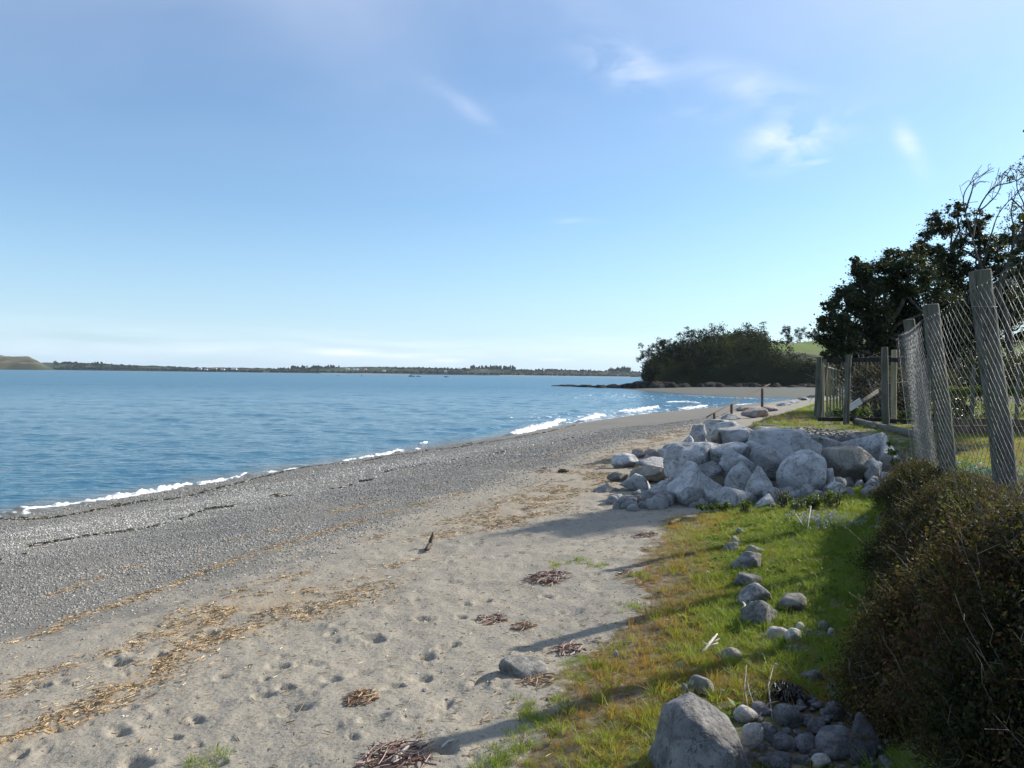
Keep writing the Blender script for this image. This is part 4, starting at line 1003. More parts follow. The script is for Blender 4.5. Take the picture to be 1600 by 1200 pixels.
# driftwood and odd bits ---------------------------------------------
def stick(name, P, r, mat, lab, cat, n=7):
    P = np.array(P, float); c = P[0].copy(); mb = MB(); 
    m = 9; t = np.linspace(0, len(P) - 1, m); i = np.clip(t.astype(int), 0, len(P) - 2); f = (t - i)[:, None]; C = P[i] * (1 - f) + P[i + 1] * f
    C = C + rng.normal(0, r * .18, C.shape); rr = r * np.interp(np.linspace(0, 1, m), [0, .1, .8, 1], [.7, 1, .85, .4]) * rng.uniform(.85, 1.1, m)
    mb.tube(C - c, rr, n); return tag(obj(name, mb.mesh(name, mat), loc=tuple(c)), lab, cat)
def gp(px, py, dz=0): p = at(px, py); p = p.copy(); p[2] += dz; return p
def bits():
    o = stick('driftwood', [gp(665, 862, .02), gp(672, 856, .05), gp(676, 855, .17)], .028, MAT['driftdark'], 'short dark driftwood snag poking up from the sand', 'driftwood')
    stick('driftwood', [gp(872, 739, .04), gp(882, 739, .05), gp(890, 738, .04)], .05, MAT['driftdark'], 'small dark log lying on the upper beach left of the pile', 'driftwood')
    a = stick('driftwood', [gp(1097, 1022, .01), gp(1108, 1014, .03), gp(1121, 1002, .05)], .011, MAT['drift'], 'bleached forked driftwood branch lying in the grass', 'driftwood')
    for q1, q2 in (((1104, 1016), (1122, 1013)), ((1112, 1010), (1124, 1006)), ((1108, 1014), (1098, 1012))):
        P = [gp(*q1, .02), gp(*q2, .035)]; mb = MB(); mb.tube([P[0] - np.array(a.location), P[1] - np.array(a.location)], [.008, .004], 6); obj('branch', mb.mesh('branch', MAT['drift']), a)
    stick('driftwood', [gp(1184, 1024, .02), gp(1192, 1028, .02), gp(1199, 1029, .01)], .005, MAT['drift'], 'short bleached twig below the tan oval cobble', 'driftwood')
    stick('driftwood', [gp(1160, 964, .0), gp(1164, 955, .05), gp(1159, 948, .04)], .008, MAT['drift'], 'curled pale twig at the left of the lowest row stone', 'driftwood')
    stick('bent_stick', [gp(1170, 1120, .0), gp(1163, 1090, .06), gp(1166, 1066, .10)], .0038, MAT['stick'], 'upright grey stick behind the light round cobble', 'stick')
    stick('bent_stick', [gp(1185, 1122, .0), gp(1170, 1100, .07), gp(1168, 1082, .06)], .0035, MAT['stick'], 'leaning grey stick crossing the upright one', 'stick')
    stick('bent_stick', [gp(1207, 1125, .0), gp(1200, 1095, .08), gp(1208, 1068, .10)], .004, MAT['stick'], 'curved pale stick arching beside the black weed', 'stick')
    stick('bent_stick', [gp(1180, 1128, .0), gp(1200, 1112, .04), gp(1215, 1108, .04)], .005, MAT['stick'], 'thin fallen stick lying over the cobbles by the black weed', 'stick')
    stick('branch', [gp(1230, 812, .05), gp(1243, 820, .12), gp(1256, 829, .05)], .007, MAT['drift'], 'long pale branch lying in the grass below the blue flowers', 'branch')
    stick('branch', [gp(1262, 832, .02), gp(1264, 824, .12), gp(1267, 818, .2)], .006, MAT['drift'], 'short pale branch standing beside the long one', 'branch')
    stick('driftwood', [gp(612, 1198, .02), gp(640, 1180, .05), gp(655, 1172, .03)], .011, MAT['drift'], 'pale split stick on top of the stick pile at bottom edge', 'driftwood')
    stick('driftwood', [gp(798, 1072, .01), gp(818, 1070, .02), gp(838, 1066, .02)], .009, MAT['driftdark'], 'dark splinter under the speckled rock on sand', 'driftwood')
    stick('driftwood', [gp(690, 1170, .01), gp(700, 1162, .01), gp(712, 1158, .01)], .006, MAT['drift'], 'thin pale splinter right of the stick pile', 'driftwood')
    stick('driftwood', [gp(1045, 822, .02), gp(1055, 819, .05), gp(1066, 814, .03)], .03, MAT['driftdark'], 'dark crooked driftwood chunk near the grass corner by the pile', 'driftwood')
    # float
    c = gp(984, 793, .05); e = empty('fishing_float', tuple(c)); tag(e, 'small white and green float lying on sand at the shadow edge', 'float')
    P, T = rock_arr(77, (.10, .10, .10), sub=3, planes=60, p=4, rough=0); obj('ball', mesh_np('ball', P, [T], MAT['white']), e)
    mb = MB(); mb.tube([(-.02, 0, -.052), (.02, 0, -.048)], [.035, .03], 10); obj('collar', mb.mesh('collar', MAT['net']), e); mb = MB(); mb.tube([(0, .0, .04), (0, 0, .068)], .012, 8); obj('knob', mb.mesh('knob', MAT['net']), e)
    # black kelp clump
    c = gp(1228, 1092, .0); mb = MB(); r = random.Random(4)
    for i in range(160):
        a = r.uniform(0, 6.28); L = r.uniform(.03, .09); q = r.random() * .06
        x0, y0 = q * math.cos(a), q * math.sin(a); b = a + r.uniform(-1, 1)
        P = [(x0, y0, .0), (x0 + math.cos(b) * L * .4, y0 + math.sin(b) * L * .4, .02 + r.random() * .05), (x0 + math.cos(b) * L, y0 + math.sin(b) * L, r.random() * .05)]
        mb.tube(P, [.003, .005, .002], 4, col=r.random() * .4)
    tag(obj('kelp_clump', mb.mesh('kelp_clump', m_leaf('black_kelp', [(0, (.006, .004, .004)), (1, (.03, .012, .012))], 0, False, .3, .6)), loc=tuple(c)), 'glossy black kelp clump thrown up against the cobbles', 'seaweed')
    # teal net behind the fence
    c = PY(1528, 744, 7.4); g = hz(c[0], c[1]); mb = MB(); r = random.Random(9)
    for i in range(130):
        P = []; x, y, z = r.gauss(0, .11), r.gauss(0, .10), r.random() * .08
        for k in range(6): P.append((x, y, max(z, 0))); x += r.gauss(0, .05); y += r.gauss(0, .05); z = max(0, z + r.gauss(0, .035))
        mb.tube(P, .0035, 4)
    tag(obj('fishing_net', mb.mesh('fishing_net', MAT['net'], True), loc=(c[0], c[1], g)), 'crumpled teal fishing net lying behind the wire fence', 'net')
bits()
# ------------------------------------------------------------------ leaves and trees
def leaf_quads(C, size, tint, aspect=.55, seed=0, up=.0):
    n = len(C); r = np.random.default_rng(seed)
    a = r.normal(size=(n, 3)); a[:, 2] *= .7; a /= np.linalg.norm(a, axis=1, keepdims=True)
    b = np.cross(a, r.normal(size=(n, 3))); b /= np.linalg.norm(b, axis=1, keepdims=True) + 1e-9
    s = size * r.uniform(.6, 1.25, n)[:, None]; nn = np.cross(a, b)
    V = np.stack([C - a * s * .5, C + b * s * aspect * .5 + nn * s * .12, C + a * s * .5, C - b * s * aspect * .5 + nn * s * .12], 1).reshape(-1, 3)
    Q = np.arange(4 * n).reshape(-1, 4)
    return V, Q, np.repeat(tint, 4)
def crown_pts(blobs, n, seed, clump=.20, nsub=16, shell=.45):
    r = np.random.default_rng(seed); B = np.array(blobs, float); w = B[:, 3] ** 2; w /= w.sum(); out = []; ti = []
    for b, k in zip(B, (w * n).astype(int)):
        m = max(6, int(nsub)); d = r.normal(size=(m, 3)); d /= np.linalg.norm(d, axis=1, keepdims=True)
        rad = b[3] * r.uniform(shell, 1.0, m) ** .6; cs = b[:3] + d * rad[:, None] * np.array([1, 1, .82]); ct = r.normal(0, .13, m)
        i = r.integers(0, m, k); cr = r.uniform(.45, 1.35, m); c = cs[i] + r.normal(0, b[3] * clump, (k, 3)) * np.array([1, 1, .75]) * cr[i][:, None] * r.choice([.8, 1.7], k, p=[.85, .15])[:, None]; out.append(c); ti.append(np.clip(.45 + ct[i] + r.normal(0, .14, k), 0, 1))
    return np.concatenate(out), np.concatenate(ti)
DARKLEAF = m_leaf('dark_evergreen_leaf', [(0, (.010, .020, .008)), (.5, (.024, .040, .014)), (.8, (.045, .060, .020)), (1, (.075, .070, .028))], .18, False, .45, .4)
FARLEAF = m_leaf('wood_leaf', [(0, (.005, .012, .008)), (.5, (.011, .024, .012)), (.8, (.032, .052, .020)), (1, (.09, .095, .035))], .08, False, .7, .03)
LOOSELEAF = m_leaf('loose_leaf', [(0, (.025, .040, .014)), (.5, (.045, .060, .022)), (1, (.10, .085, .04))], .2, False, .7, .05)
def limb(mb, a, b, r0, r1, wob, seed, n=7, sides=6, col=.5):
    r = np.random.default_rng(seed); a = np.array(a, float); b = np.array(b, float); t = np.linspace(0, 1, n)[:, None]
    P = a * (1 - t) + b * t; L = np.linalg.norm(b - a); P[1:-1] += r.normal(0, wob * L, (n - 2, 3)); mb.tube(P, np.linspace(r0, r1, n), sides, col=col); return P
def tree(base, blobs, nleaf, size, lab, cat='tree', trunk_r=.2, seed=0, leafmat=None, group=None, name='evergreen_tree', bark='bark', nsub=16, clump=.2, minz=None, rlimb=True):
    base = np.array(base, float); e = empty(name, tuple(base)); tag(e, lab, cat, group)
    B = np.array(blobs, float); B[:, :3] -= base
    C, ti = crown_pts(B, nleaf, seed, clump, nsub)
    V, Q, tt = leaf_quads(C, size, ti, .55, seed)
    co = obj('crown', mesh_np('crown', V, [Q], leafmat or DARKLEAF, False, {'tint': tt}), e); co['kind'] = 'stuff'
    mb = MB(); top = B[B[:, 2].argmax(), :3] * .8; mid = B[:, :3].mean(0); mid[2] *= .75
    limb(mb, (0, 0, -.1), mid, trunk_r, trunk_r * .55, .04, seed + 1, 9, 9)
    obj('trunk', mb.mesh('trunk', MAT[bark]), e)
    if rlimb:
        for i, b in enumerate(B):
            m2 = MB(); st = mid * (.45 + .5 * ((i * 37) % 10) / 10); limb(m2, st, b[:3], trunk_r * .38, trunk_r * .10, .06, seed + 5 + i, 8, 6)
            for k in range(4):
                r = random.Random(seed * 31 + i * 7 + k); d = np.array([r.gauss(0, 1), r.gauss(0, 1), r.gauss(.3, .8)]); d /= np.linalg.norm(d)
                limb(m2, b[:3] * .85 + st * .15, b[:3] + d * b[3] * .85, trunk_r * .12, trunk_r * .03, .08, seed + i * 11 + k, 6, 4)
            obj('branch', m2.mesh('branch', MAT[bark]), e)
    return e
def B(px, py, rp, Y, dY=0): p = PY(px, py, Y + dY); return (p[0], p[1], p[2], rp / F * (Y + dY))
def gbase(px, Y):
    d = ray(px, 600); x = d[0] / d[1] * Y; return (x, Y, hz(x, Y, False))
tree(gbase(1420, 24), [B(1302, 505, 22, 23), B(1322, 470, 24, 23.4), B(1318, 535, 26, 23), B(1350, 500, 38, 24), B(1348, 452, 26, 23.6), B(1345, 424, 16, 23.6), B(1336, 406, 7, 23.6), B(1372, 430, 28, 24), B(1396, 400, 15, 24.3), B(1385, 480, 46, 25),
     B(1420, 430, 34, 24), B(1430, 395, 16, 24.5), B(1440, 480, 48, 25), B(1365, 545, 34, 24), B(1420, 535, 40, 25), B(1292, 478, 9, 23), B(1286, 530, 12, 23), B(1470, 530, 42, 25), B(1330, 555, 24, 24), B(1450, 555, 40, 25), B(1300, 555, 16, 24)], 110000, .088,
     'big dark evergreen tree with rounded clumps filling the right behind the fences', trunk_r=.24, seed=3, nsub=34, clump=.19)
tree(gbase(1500, 26), [B(1448, 380, 22, 26), B(1470, 350, 22, 26), B(1492, 328, 15, 26), B(1462, 410, 30, 26), B(1500, 365, 26, 26.5), B(1525, 345, 20, 26), B(1540, 385, 24, 26), B(1512, 440, 34, 26.5), B(1560, 415, 26, 26), B(1490, 470, 40, 26.5), B(1550, 480, 44, 26.5), B(1520, 530, 50, 27), B(1600, 500, 50, 27), B(1570, 450, 50, 27), B(1480, 420, 34, 26.5), B(1590, 390, 34, 27), B(1600, 350, 18, 27)], 76000, .09,
     'taller dark tree with see-through gaps behind the big rounded one', trunk_r=.22, seed=9, nsub=22, clump=.17)
tree(gbase(1640, 16.8), [B(1602, 400, 20, 17), B(1630, 375, 36, 17), B(1628, 430, 40, 17), B(1672, 350, 50, 17.5), B(1680, 420, 60, 17), B(1740, 380, 66, 17.5), B(1730, 470, 70, 17.5), B(1640, 490, 46, 17.5), B(1800, 430, 80, 18), B(1690, 520, 60, 17.8), B(1860, 480, 80, 18.5), B(1690, 300, 70, 16.2), B(1750, 240, 74, 16.2), B(1820, 300, 90, 16.3), B(1680, 250, 50, 16), B(1760, 180, 60, 16)], 52000, .12,
     'dark tree reaching into the frame at the right edge above the wire fence', trunk_r=.2, seed=14, nsub=18, clump=.19)
# bare wind-bent tree ------------------------------------------------
def bare_tree():
    base = np.array(gbase(1580, 25)); e = empty('bare_tree', tuple(base)); tag(e, 'leafless wind-bent tree with curling twigs against the sky', 'tree')
    r = random.Random(21); mb = MB(); k = 25 / F
    def w(px, py, dy=0): return PY(px, py, 25 + dy) - base
    main = [w(1580, 560), w(1572, 500), w(1560, 455), w(1572, 420), w(1590, 390), w(1602, 350)]
    mt = MB(); mt.tube(smooth_poly3(main), np.linspace(.12, .05, len(smooth_poly3(main))), 8); obj('trunk', mt.mesh('trunk', MAT['bark']), e)
    arcs = [[(1560, 455), (1535, 420), (1520, 375), (1508, 330), (1506, 305), (1518, 285), (1540, 270), (1553, 262)], [(1520, 375), (1528, 330), (1545, 300), (1562, 285), (1575, 270), (1580, 262)], [(1508, 330), (1518, 300), (1521, 285), (1519, 278)],
            [(1535, 420), (1548, 370), (1560, 335), (1580, 310), (1598, 295)], [(1572, 420), (1585, 370), (1580, 330), (1590, 300), (1612, 280)], [(1545, 300), (1558, 290), (1580, 285), (1600, 276)], [(1528, 330), (1540, 322), (1560, 300), (1566, 272)],
            [(1602, 350), (1600, 320), (1590, 298), (1588, 275)], [(1560, 455), (1590, 430), (1620, 400), (1650, 370)], [(1602, 350), (1625, 320), (1640, 300)], [(1580, 310), (1600, 330), (1612, 350)]]
    for a in arcs:
        P = smooth_poly3([w(x, y, r.uniform(-.6, .6) if i else 0) for i, (x, y) in enumerate(a)]); mb.tube(P, np.linspace(.030, .009, len(P)), 5)
        for q in range(8):
            i = r.randrange(len(P) // 3, len(P)); p = P[i]; d = np.array([r.uniform(-.1, .5), r.uniform(-.3, .3), r.uniform(-.05, .42)]); d2 = d * r.uniform(.7, 1.5)
            mb.tube(smooth_poly3([p, p + d2 * .5 + [0, 0, .08], p + d2 + [r.uniform(-.1, .1), 0, r.uniform(-.1, .15)]]), [.012, .011, .010, .010, .009, .009, .008, .007, .006][:9] if False else .0085, 4)
    bo = obj('twigs', mb.mesh('twigs', MAT['bark']), e); bo['kind'] = 'stuff'
    C = []
    for q in range(60):
        px, py = r.choice([(1590, 285), (1575, 320), (1600, 340), (1560, 370), (1585, 395), (1597, 265), (1570, 345)]); c = w(px + r.gauss(0, 14), py + r.gauss(0, 9), r.gauss(0, .4)); C += [c + np.array([r.gauss(0, .05) for _ in range(3)]) for _ in range(16)]
    V, Q, tt = leaf_quads(np.array(C), .07, np.full(len(C), .4), .6, 5); lo = obj('leaves', mesh_np('leaves', V, [Q], DARKLEAF, False, {'tint': tt}), e); lo['kind'] = 'stuff'
def smooth_poly3(pts, n=4):
    P = np.array(pts, float); out = []
    for i in range(len(P) - 1):
        p0 = P[max(i - 1, 0)]; p1 = P[i]; p2 = P[i + 1]; p3 = P[min(i + 2, len(P) - 1)]
        for k in range(n):
            t = k / n; out.append(.5 * ((2 * p1) + (-p0 + p2) * t + (2 * p0 - 5 * p1 + 4 * p2 - p3) * t * t + (-p0 + 3 * p1 - 3 * p2 + p3) * t ** 3))
    out.append(P[-1]); return np.array(out)
bare_tree()
# shrubs and thicket behind the fences -------------------------------
BRUSH = m_leaf('brown_thicket', [(0, (.03, .02, .014)), (.5, (.075, .055, .035)), (.85, (.16, .13, .09)), (1, (.08, .10, .03))], .2, False, .7, .2)
HEDGEL = m_leaf('hedge_leaf', [(0, (.06, .10, .015)), (.5, (.14, .19, .03)), (1, (.26, .28, .05))], .35, False, .5, .3)
GREENL = m_leaf('weed_leaf', [(0, (.04, .09, .02)), (.5, (.10, .17, .04)), (1, (.22, .25, .09))], .35, False, .5, .3)
def bush(name, blobs, n, size, mat, lab, cat='bush', seed=0, twigs=0, nsub=20, clump=.25, pale=False):
    Bl = np.array(blobs, float); c = Bl[:, :3].mean(0); c[2] = hz(c[0], c[1], False); e = empty(name, tuple(c)); tag(e, lab, cat); Bl[:, :3] -= c
    C, ti = crown_pts(Bl, n, seed, clump, nsub, .2); k = C[:, 2] > -.05; C, ti = C[k], ti[k]
    V, Q, tt = leaf_quads(C, size, ti, .6, seed); lo = obj('foliage', mesh_np('foliage', V, [Q], mat, False, {'tint': tt}), e); lo['kind'] = 'stuff'
    if twigs:
        mb = MB(); r = random.Random(seed)
        for i in range(twigs):
            b = Bl[r.randrange(len(Bl))]; a = np.array([b[0] + r.gauss(0, b[3] * .4), b[1] + r.gauss(0, b[3] * .4), 0.0]); d = np.array([r.gauss(0, .3), r.gauss(0, .3), 1.0]); L = min(1.6, b[2] + b[3]) * r.uniform(.6, 1.15)
            limb(mb, a, a + d * L, .014, .005, .09, seed + i, 6, 4)
        to = obj('stems', mb.mesh('stems', MAT['bark_pale' if pale else 'bark']), e); to['kind'] = 'stuff'
    return e
bush('thicket', [B(1345, 590, 26, 21), B(1375, 585, 26, 21), B(1410, 590, 26, 21.5), B(1340, 618, 20, 20.5), B(1390, 620, 24, 21), B(1425, 620, 22, 21), B(1450, 590, 30, 22)], 9000, .07, BRUSH, 'brown twiggy thicket behind the small fence under the big tree', seed=31, twigs=240, pale=True)
bush('thicket', [B(1480, 640, 40, 21), B(1520, 585, 44, 24), B(1570, 590, 44, 24), B(1460, 600, 40, 23), B(1620, 590, 50, 24)], 12000, .08, DARKLEAF, 'dark undergrowth in deep shade behind the chain link fence', seed=33, twigs=60)
bush('low_shrub', [B(1330, 640, 11, 19.5), B(1310, 645, 9, 19.5), B(1350, 645, 9, 19.6)], 2600, .06, GREENL, 'light green low shrub inside the small enclosure', seed=34)
bush('low_shrub', [B(1440, 640, 14, 19.5), B(1415, 648, 10, 19.5)], 2200, .06, GREENL, 'bright low weeds between the enclosure posts and chain link fence', seed=35)
bush('thicket', [B(1290, 590, 16, 26), B(1300, 570, 16, 27), B(1320, 585, 20, 26), B(1296, 610, 12, 24)], 4200, .08, DARKLEAF, 'dark bush at the left foot of the big tree behind the enclosure', seed=36)
bush('clipped_hedge', [B(x, 611, 9, 17.5) for x in range(1484, 1640, 12)], 9000, .045, HEDGEL, 'clipped yellow green hedge glowing in the sun behind the chain link fence', cat='hedge', seed=37, nsub=26)
bush('weed_plant', [B(1394, 706, 7, 11.4), B(1398, 722, 7, 11.3), B(1390, 694, 4, 11.4)], 240, .06, GREENL, 'tall pale green weed beside the right end boulder', cat='weed', seed=41, twigs=6)
bush('weed_plant', [B(1430, 722, 8, 10.4), B(1445, 735, 7, 10.2), B(1420, 733, 6, 10.3)], 300, .055, GREENL, 'pale green weed at the foot of the farthest chain link post', cat='weed', seed=42, twigs=6)
bush('weed_plant', [B(1166, 786, 7, 10), B(1172, 800, 6, 10), B(1160, 798, 5, 10)], 220, .035, HEDGEL, 'yellow flowered weed at the front edge of the rock pile', cat='weed', seed=43, twigs=8)
bush('weed_plant', [B(1095, 792, 7, 10.4), B(1110, 793, 7, 10.4), B(1125, 792, 6, 10.4), B(1137, 789, 5, 10.4)], 800, .035, GREENL, 'fresh green flat weed patch on sand before the rock pile', cat='weed', seed=44)
bush('weed_plant', [B(1245, 790, 12, 9.8), B(1270, 782, 12, 10), B(1300, 778, 13, 10), B(1225, 775, 8, 10.2)], 2200, .03, GREENL, 'leafy weeds growing against the front of the right boulders', cat='weed', seed=45, twigs=40)
bush('weed_plant', [B(1240, 690, 5, 13.2), B(1282, 686, 4, 13.0)], 160, .03, GREENL, 'tiny weeds sprouting between the upper boulders', cat='weed', seed=46)
# little blue flowers
def flowers():
    FL = m_leaf('flower_petal', [(0, (.28, .30, .50)), (.6, (.42, .44, .62)), (1, (.62, .62, .70))], .3, False, .6)
    C = []; st = MB(); r = random.Random(6)
    for i in range(170):
        px = r.gauss(1285, 30); py = 812 + (px - 1285) * .12 + r.gauss(0, 6); p = at(px, py + 14)
        h = r.uniform(.08, .17); q_ = p + [r.gauss(0, .02), r.gauss(0, .02), h]; st.tube([p, (p + q_) / 2 + [r.gauss(0, .01), 0, 0], q_], .0012, 3)
        for k in range(7): C.append(q_ + np.array([r.gauss(0, .008), r.gauss(0, .008), r.gauss(0, .008)]))
    e = empty('flower_patch', tuple(C[0])); tag(e, 'patch of small pale blue flowers in the grass before the boulders', 'flowers', kind='stuff'); o0 = np.array(C[0])
    V, Q, tt = leaf_quads(np.array(C) - o0, .013, rng.random(len(C)), .9, 3); a = obj('petals', mesh_np('petals', V, [Q], FL, False, {'tint': tt}), e); a['kind'] = 'stuff'
    me = st.mesh('stems', GREENL); me.transform(Matrix.Translation(Vector(-o0))); b = obj('stems', me, e); b['kind'] = 'stuff'
flowers()

# ------------------------------------------------------------------ bank scrub
BANKL = m_leaf('bank_leaf', [(0, (.009, .012, .006)), (.25, (.022, .028, .011)), (.42, (.040, .032, .016)), (.62, (.075, .036, .020)), (.82, (.11, .050, .025)), (.93, (.16, .10, .04)), (1, (.16, .18, .05))], .25, True, .6, .12)
DRYST = m_leaf('dry_stem', [(0, (.05, .04, .03)), (.7, (.14, .12, .09)), (1, (.26, .22, .18))], .0, True, .7)
def sprig(seed, n, h, ls):
    r = np.random.default_rng(seed); mb = MB(); k = 3
    V_, Q_, = [], []; C = []
    for j in range(k):
        a = r.uniform(0, 6.28); d = np.array([math.cos(a) * .45, math.sin(a) * .45, 1.0]); L = h * r.uniform(.6, 1)
        P = np.array([d * L * t + np.array([0, 0, -.1 * L * t * t]) for t in np.linspace(0, 1, 5)]); P += r.normal(0, .006, P.shape); mb.tube(P, np.linspace(.0028, .001, 5), 3, cap=False, col=.4)
        for i in range(n // k):
            t = r.uniform(.15, 1); C.append(d * L * t + r.normal(0, h * .09, 3))
    V, Q, tt = leaf_quads(np.array(C), ls, np.full(len(C), .5), .55, seed); mb.add(V, Q)
    return mb.mesh('sprig', BANKL, False)
def drystem(seed):
    r = np.random.default_rng(seed); mb = MB(); 
    for j in range(2):
        P = np.cumsum(np.vstack([[0, 0, 0], r.normal(0, .012, (5, 3)) + [r.uniform(-.03, .03), r.uniform(-.03, .03), .055]]), 0); mb.tube(P, np.linspace(.0014, .0005, 6), 3, cap=False)
        for k in (2, 4):
            q_ = P[k]; mb.tube([q_, q_ + r.normal(0, .03, 3) + [0, 0, .04]], [.0012, .0006], 3, cap=False)
    return mb.mesh('dry_stem', DRYST, False)
def scrub():
    S = [src('sprig_shape', sprig(i, 42, .21, .020)) for i in range(6)]
    D = [src('stem_shape', drystem(50 + i)) for i in range(5)]
    n = 84000; x = rng.uniform(.6, 5.6, n); y = rng.uniform(.8, 10.2, n); t = polydist(x, y, TERR)
    inner = np.interp(y, [0, 2, 4, 5.2, 6.5, 8, 10], [2.6, 2.4, 2.0, 1.55, .95, .75, .6]); outer = np.interp(y, [0, 3, 5, 6.5, 8, 10], [.14, .14, .08, .12, .32, .5])
    k = (t > outer + .25 * fbm(x, y, .6, 81, 2)) & (t < inner + .2 * fbm(x, y, .5, 82, 2)); x, y, t = x[k], y[k], t[k]
    k = rng.random(len(x)) < np.interp(y, [0, 4, 10], [1, .8, .45]); x, y, t = x[k], y[k], t[k]
    lump = .38 * np.clip(.45 + 1.9 * fbm(x, y, .42, 83, 3), 0, 1.15) * np.interp(y, [0, 6, 7.5, 10], [.9, .65, .3, .15]) * sstep(0, .3, t - (-.1)) * (1 - .75 * sstep(.5, .95, t))
    z = H(x, y, False) + lump * rng.random(len(x)) ** .5
    n = len(x); sc = rng.uniform(.6, 1.25, n) * (1 - .45 * sstep(.5, .95, t)); ro = np.stack([rng.normal(0, .5, n), rng.normal(-.35, .5, n), rng.uniform(0, 6.28, n)], 1)
    patch = fbm(x, y, .7, 84, 3)
    red = sstep(3.9, 4.8, y) * sstep(7.3, 5.8, y) * sstep(.5, .9, t)
    ti = np.clip(.42 + .8 * patch + rng.normal(0, .20, n) + .33 * red, 0, 1)
    instancer('bank_scrub', np.stack([x, y, z], 1), S, sc, ro, ti, label='dense dark brown and green scrub covering the bank under the fence', cat='scrub')
    i = rng.choice(n, 1500, replace=False); sc2 = rng.uniform(.4, 1.2, len(i)); ro2 = np.stack([rng.normal(0, .55, len(i)), rng.normal(-.5, .5, len(i)), rng.uniform(0, 6.28, len(i))], 1)
    instancer('dry_stems', np.stack([x[i], y[i], z[i] + .06], 1), D, sc2, ro2, rng.random(len(i)), label='thin pale dry stems sticking out of the bank scrub', cat='stems')
    print('scrub', n)
    # grass blades mixed in at the crest
    k = rng.random(n) < .12 + .5 * sstep(.5, .9, t) * sstep(4.5, 6, y); k &= rng.random(n) < .35
    m = k.sum(); instancer('bank_grass', np.stack([x[k], y[k], z[k]], 1), TUFT_L, rng.uniform(.5, 1.2, m), np.stack([rng.normal(0, .3, m), rng.normal(0, .3, m), rng.uniform(0, 6.28, m)], 1), np.clip(rng.normal(.5, .25, m), 0, 1), label='grass tufts growing through the scrub along the bank crest', cat='grass')
scrub()
stick('bare_twig', [PY(1592, 905, 2.9), PY(1578, 950, 2.9), PY(1600, 935, 2.8)], .004, MAT['drift'], 'bleached bare twig crossing the scrub at the right frame edge', 'twig')

# ------------------------------------------------------------------ fences
def lean_post(parent, o0, base, top, r, mat, sides=18, seed=0, sink=.15, name='post'):
    base = np.array(base) - o0; top = np.array(top) - o0; d = (top - base) / np.linalg.norm(top - base); mb = MB()
    t = np.linspace(0, 1, 12)[:, None]; a = base - d * sink; P = a * (1 - t) + top * t; rg = np.random.default_rng(seed); P[1:-1] += rg.normal(0, r * .035, (10, 3)); mb.tube(P, r * (1.04 - .08 * t[:, 0] + rg.normal(0, .012, 12)), sides, cap=False)
    me = mb.mesh(name, mat)
    # chamfered flat top
    m2 = MB(); m2.tube([top - d * .004, top + d * r * .10, top + d * r * .13], [r * .96, r * .90, r * .5], sides, cap=True); me2 = m2.mesh('cap', mat)
    bm = bmesh.new(); bm.from_mesh(me); bm.from_mesh(me2); bm.to_mesh(me); bm.free(); bpy.data.meshes.remove(me2)
    return obj(name, me, parent)
def chain(parent, o0, bases, tops, half=.030, dz=.050, wr=.0021, seed=0, off=(0, 0, 0), wob=.006, name='wire_mesh'):
    """zigzag wires between consecutive base/top point pairs"""
    r = np.random.default_rng(seed); mb = MB(); k = 0; tops_line = []
    for s in range(len(bases) - 1):
        b0, b1, t0, t1 = (np.array(v, float) - o0 + off for v in (bases[s], bases[s + 1], tops[s], tops[s + 1])); L = np.linalg.norm(b1 - b0); n = int(L / (2 * half)); u_ = (b1 - b0) / L
        nr = np.cross(u_, [0, 0, 1])
        for i in range(n):
            u = (i + .5) / n; a = b0 * (1 - u) + b1 * u; b = t0 * (1 - u) + t1 * u; Ht = np.linalg.norm(b - a); m = int(Ht / dz); tt = np.arange(m + 1) / m
            sag = 4 * u * (1 - u)
            P = a[None] * (1 - tt[:, None]) + b[None] * tt[:, None]; sg = np.where((np.arange(m + 1) + k) % 2 == 0, 1.0, -1.0); P = P + u_ * (sg * half)[:, None] + nr * (r.normal(0, wob * .1, m + 1) + .014 * sag * np.sin(tt * 5 + u * 4))[:, None]
            P[:, 2] -= .02 * sag * tt
            P += r.normal(0, .0007, P.shape); mb.tube(P, wr, 3, cap=False); k += 1
        mb.tube([t0, (t0 + t1) / 2 - [0, 0, .02], t1], wr * 1.1, 4, cap=False)
    o = obj(name, mb.mesh(name, MAT['wire'], False), parent); o['kind'] = 'stuff'; return o
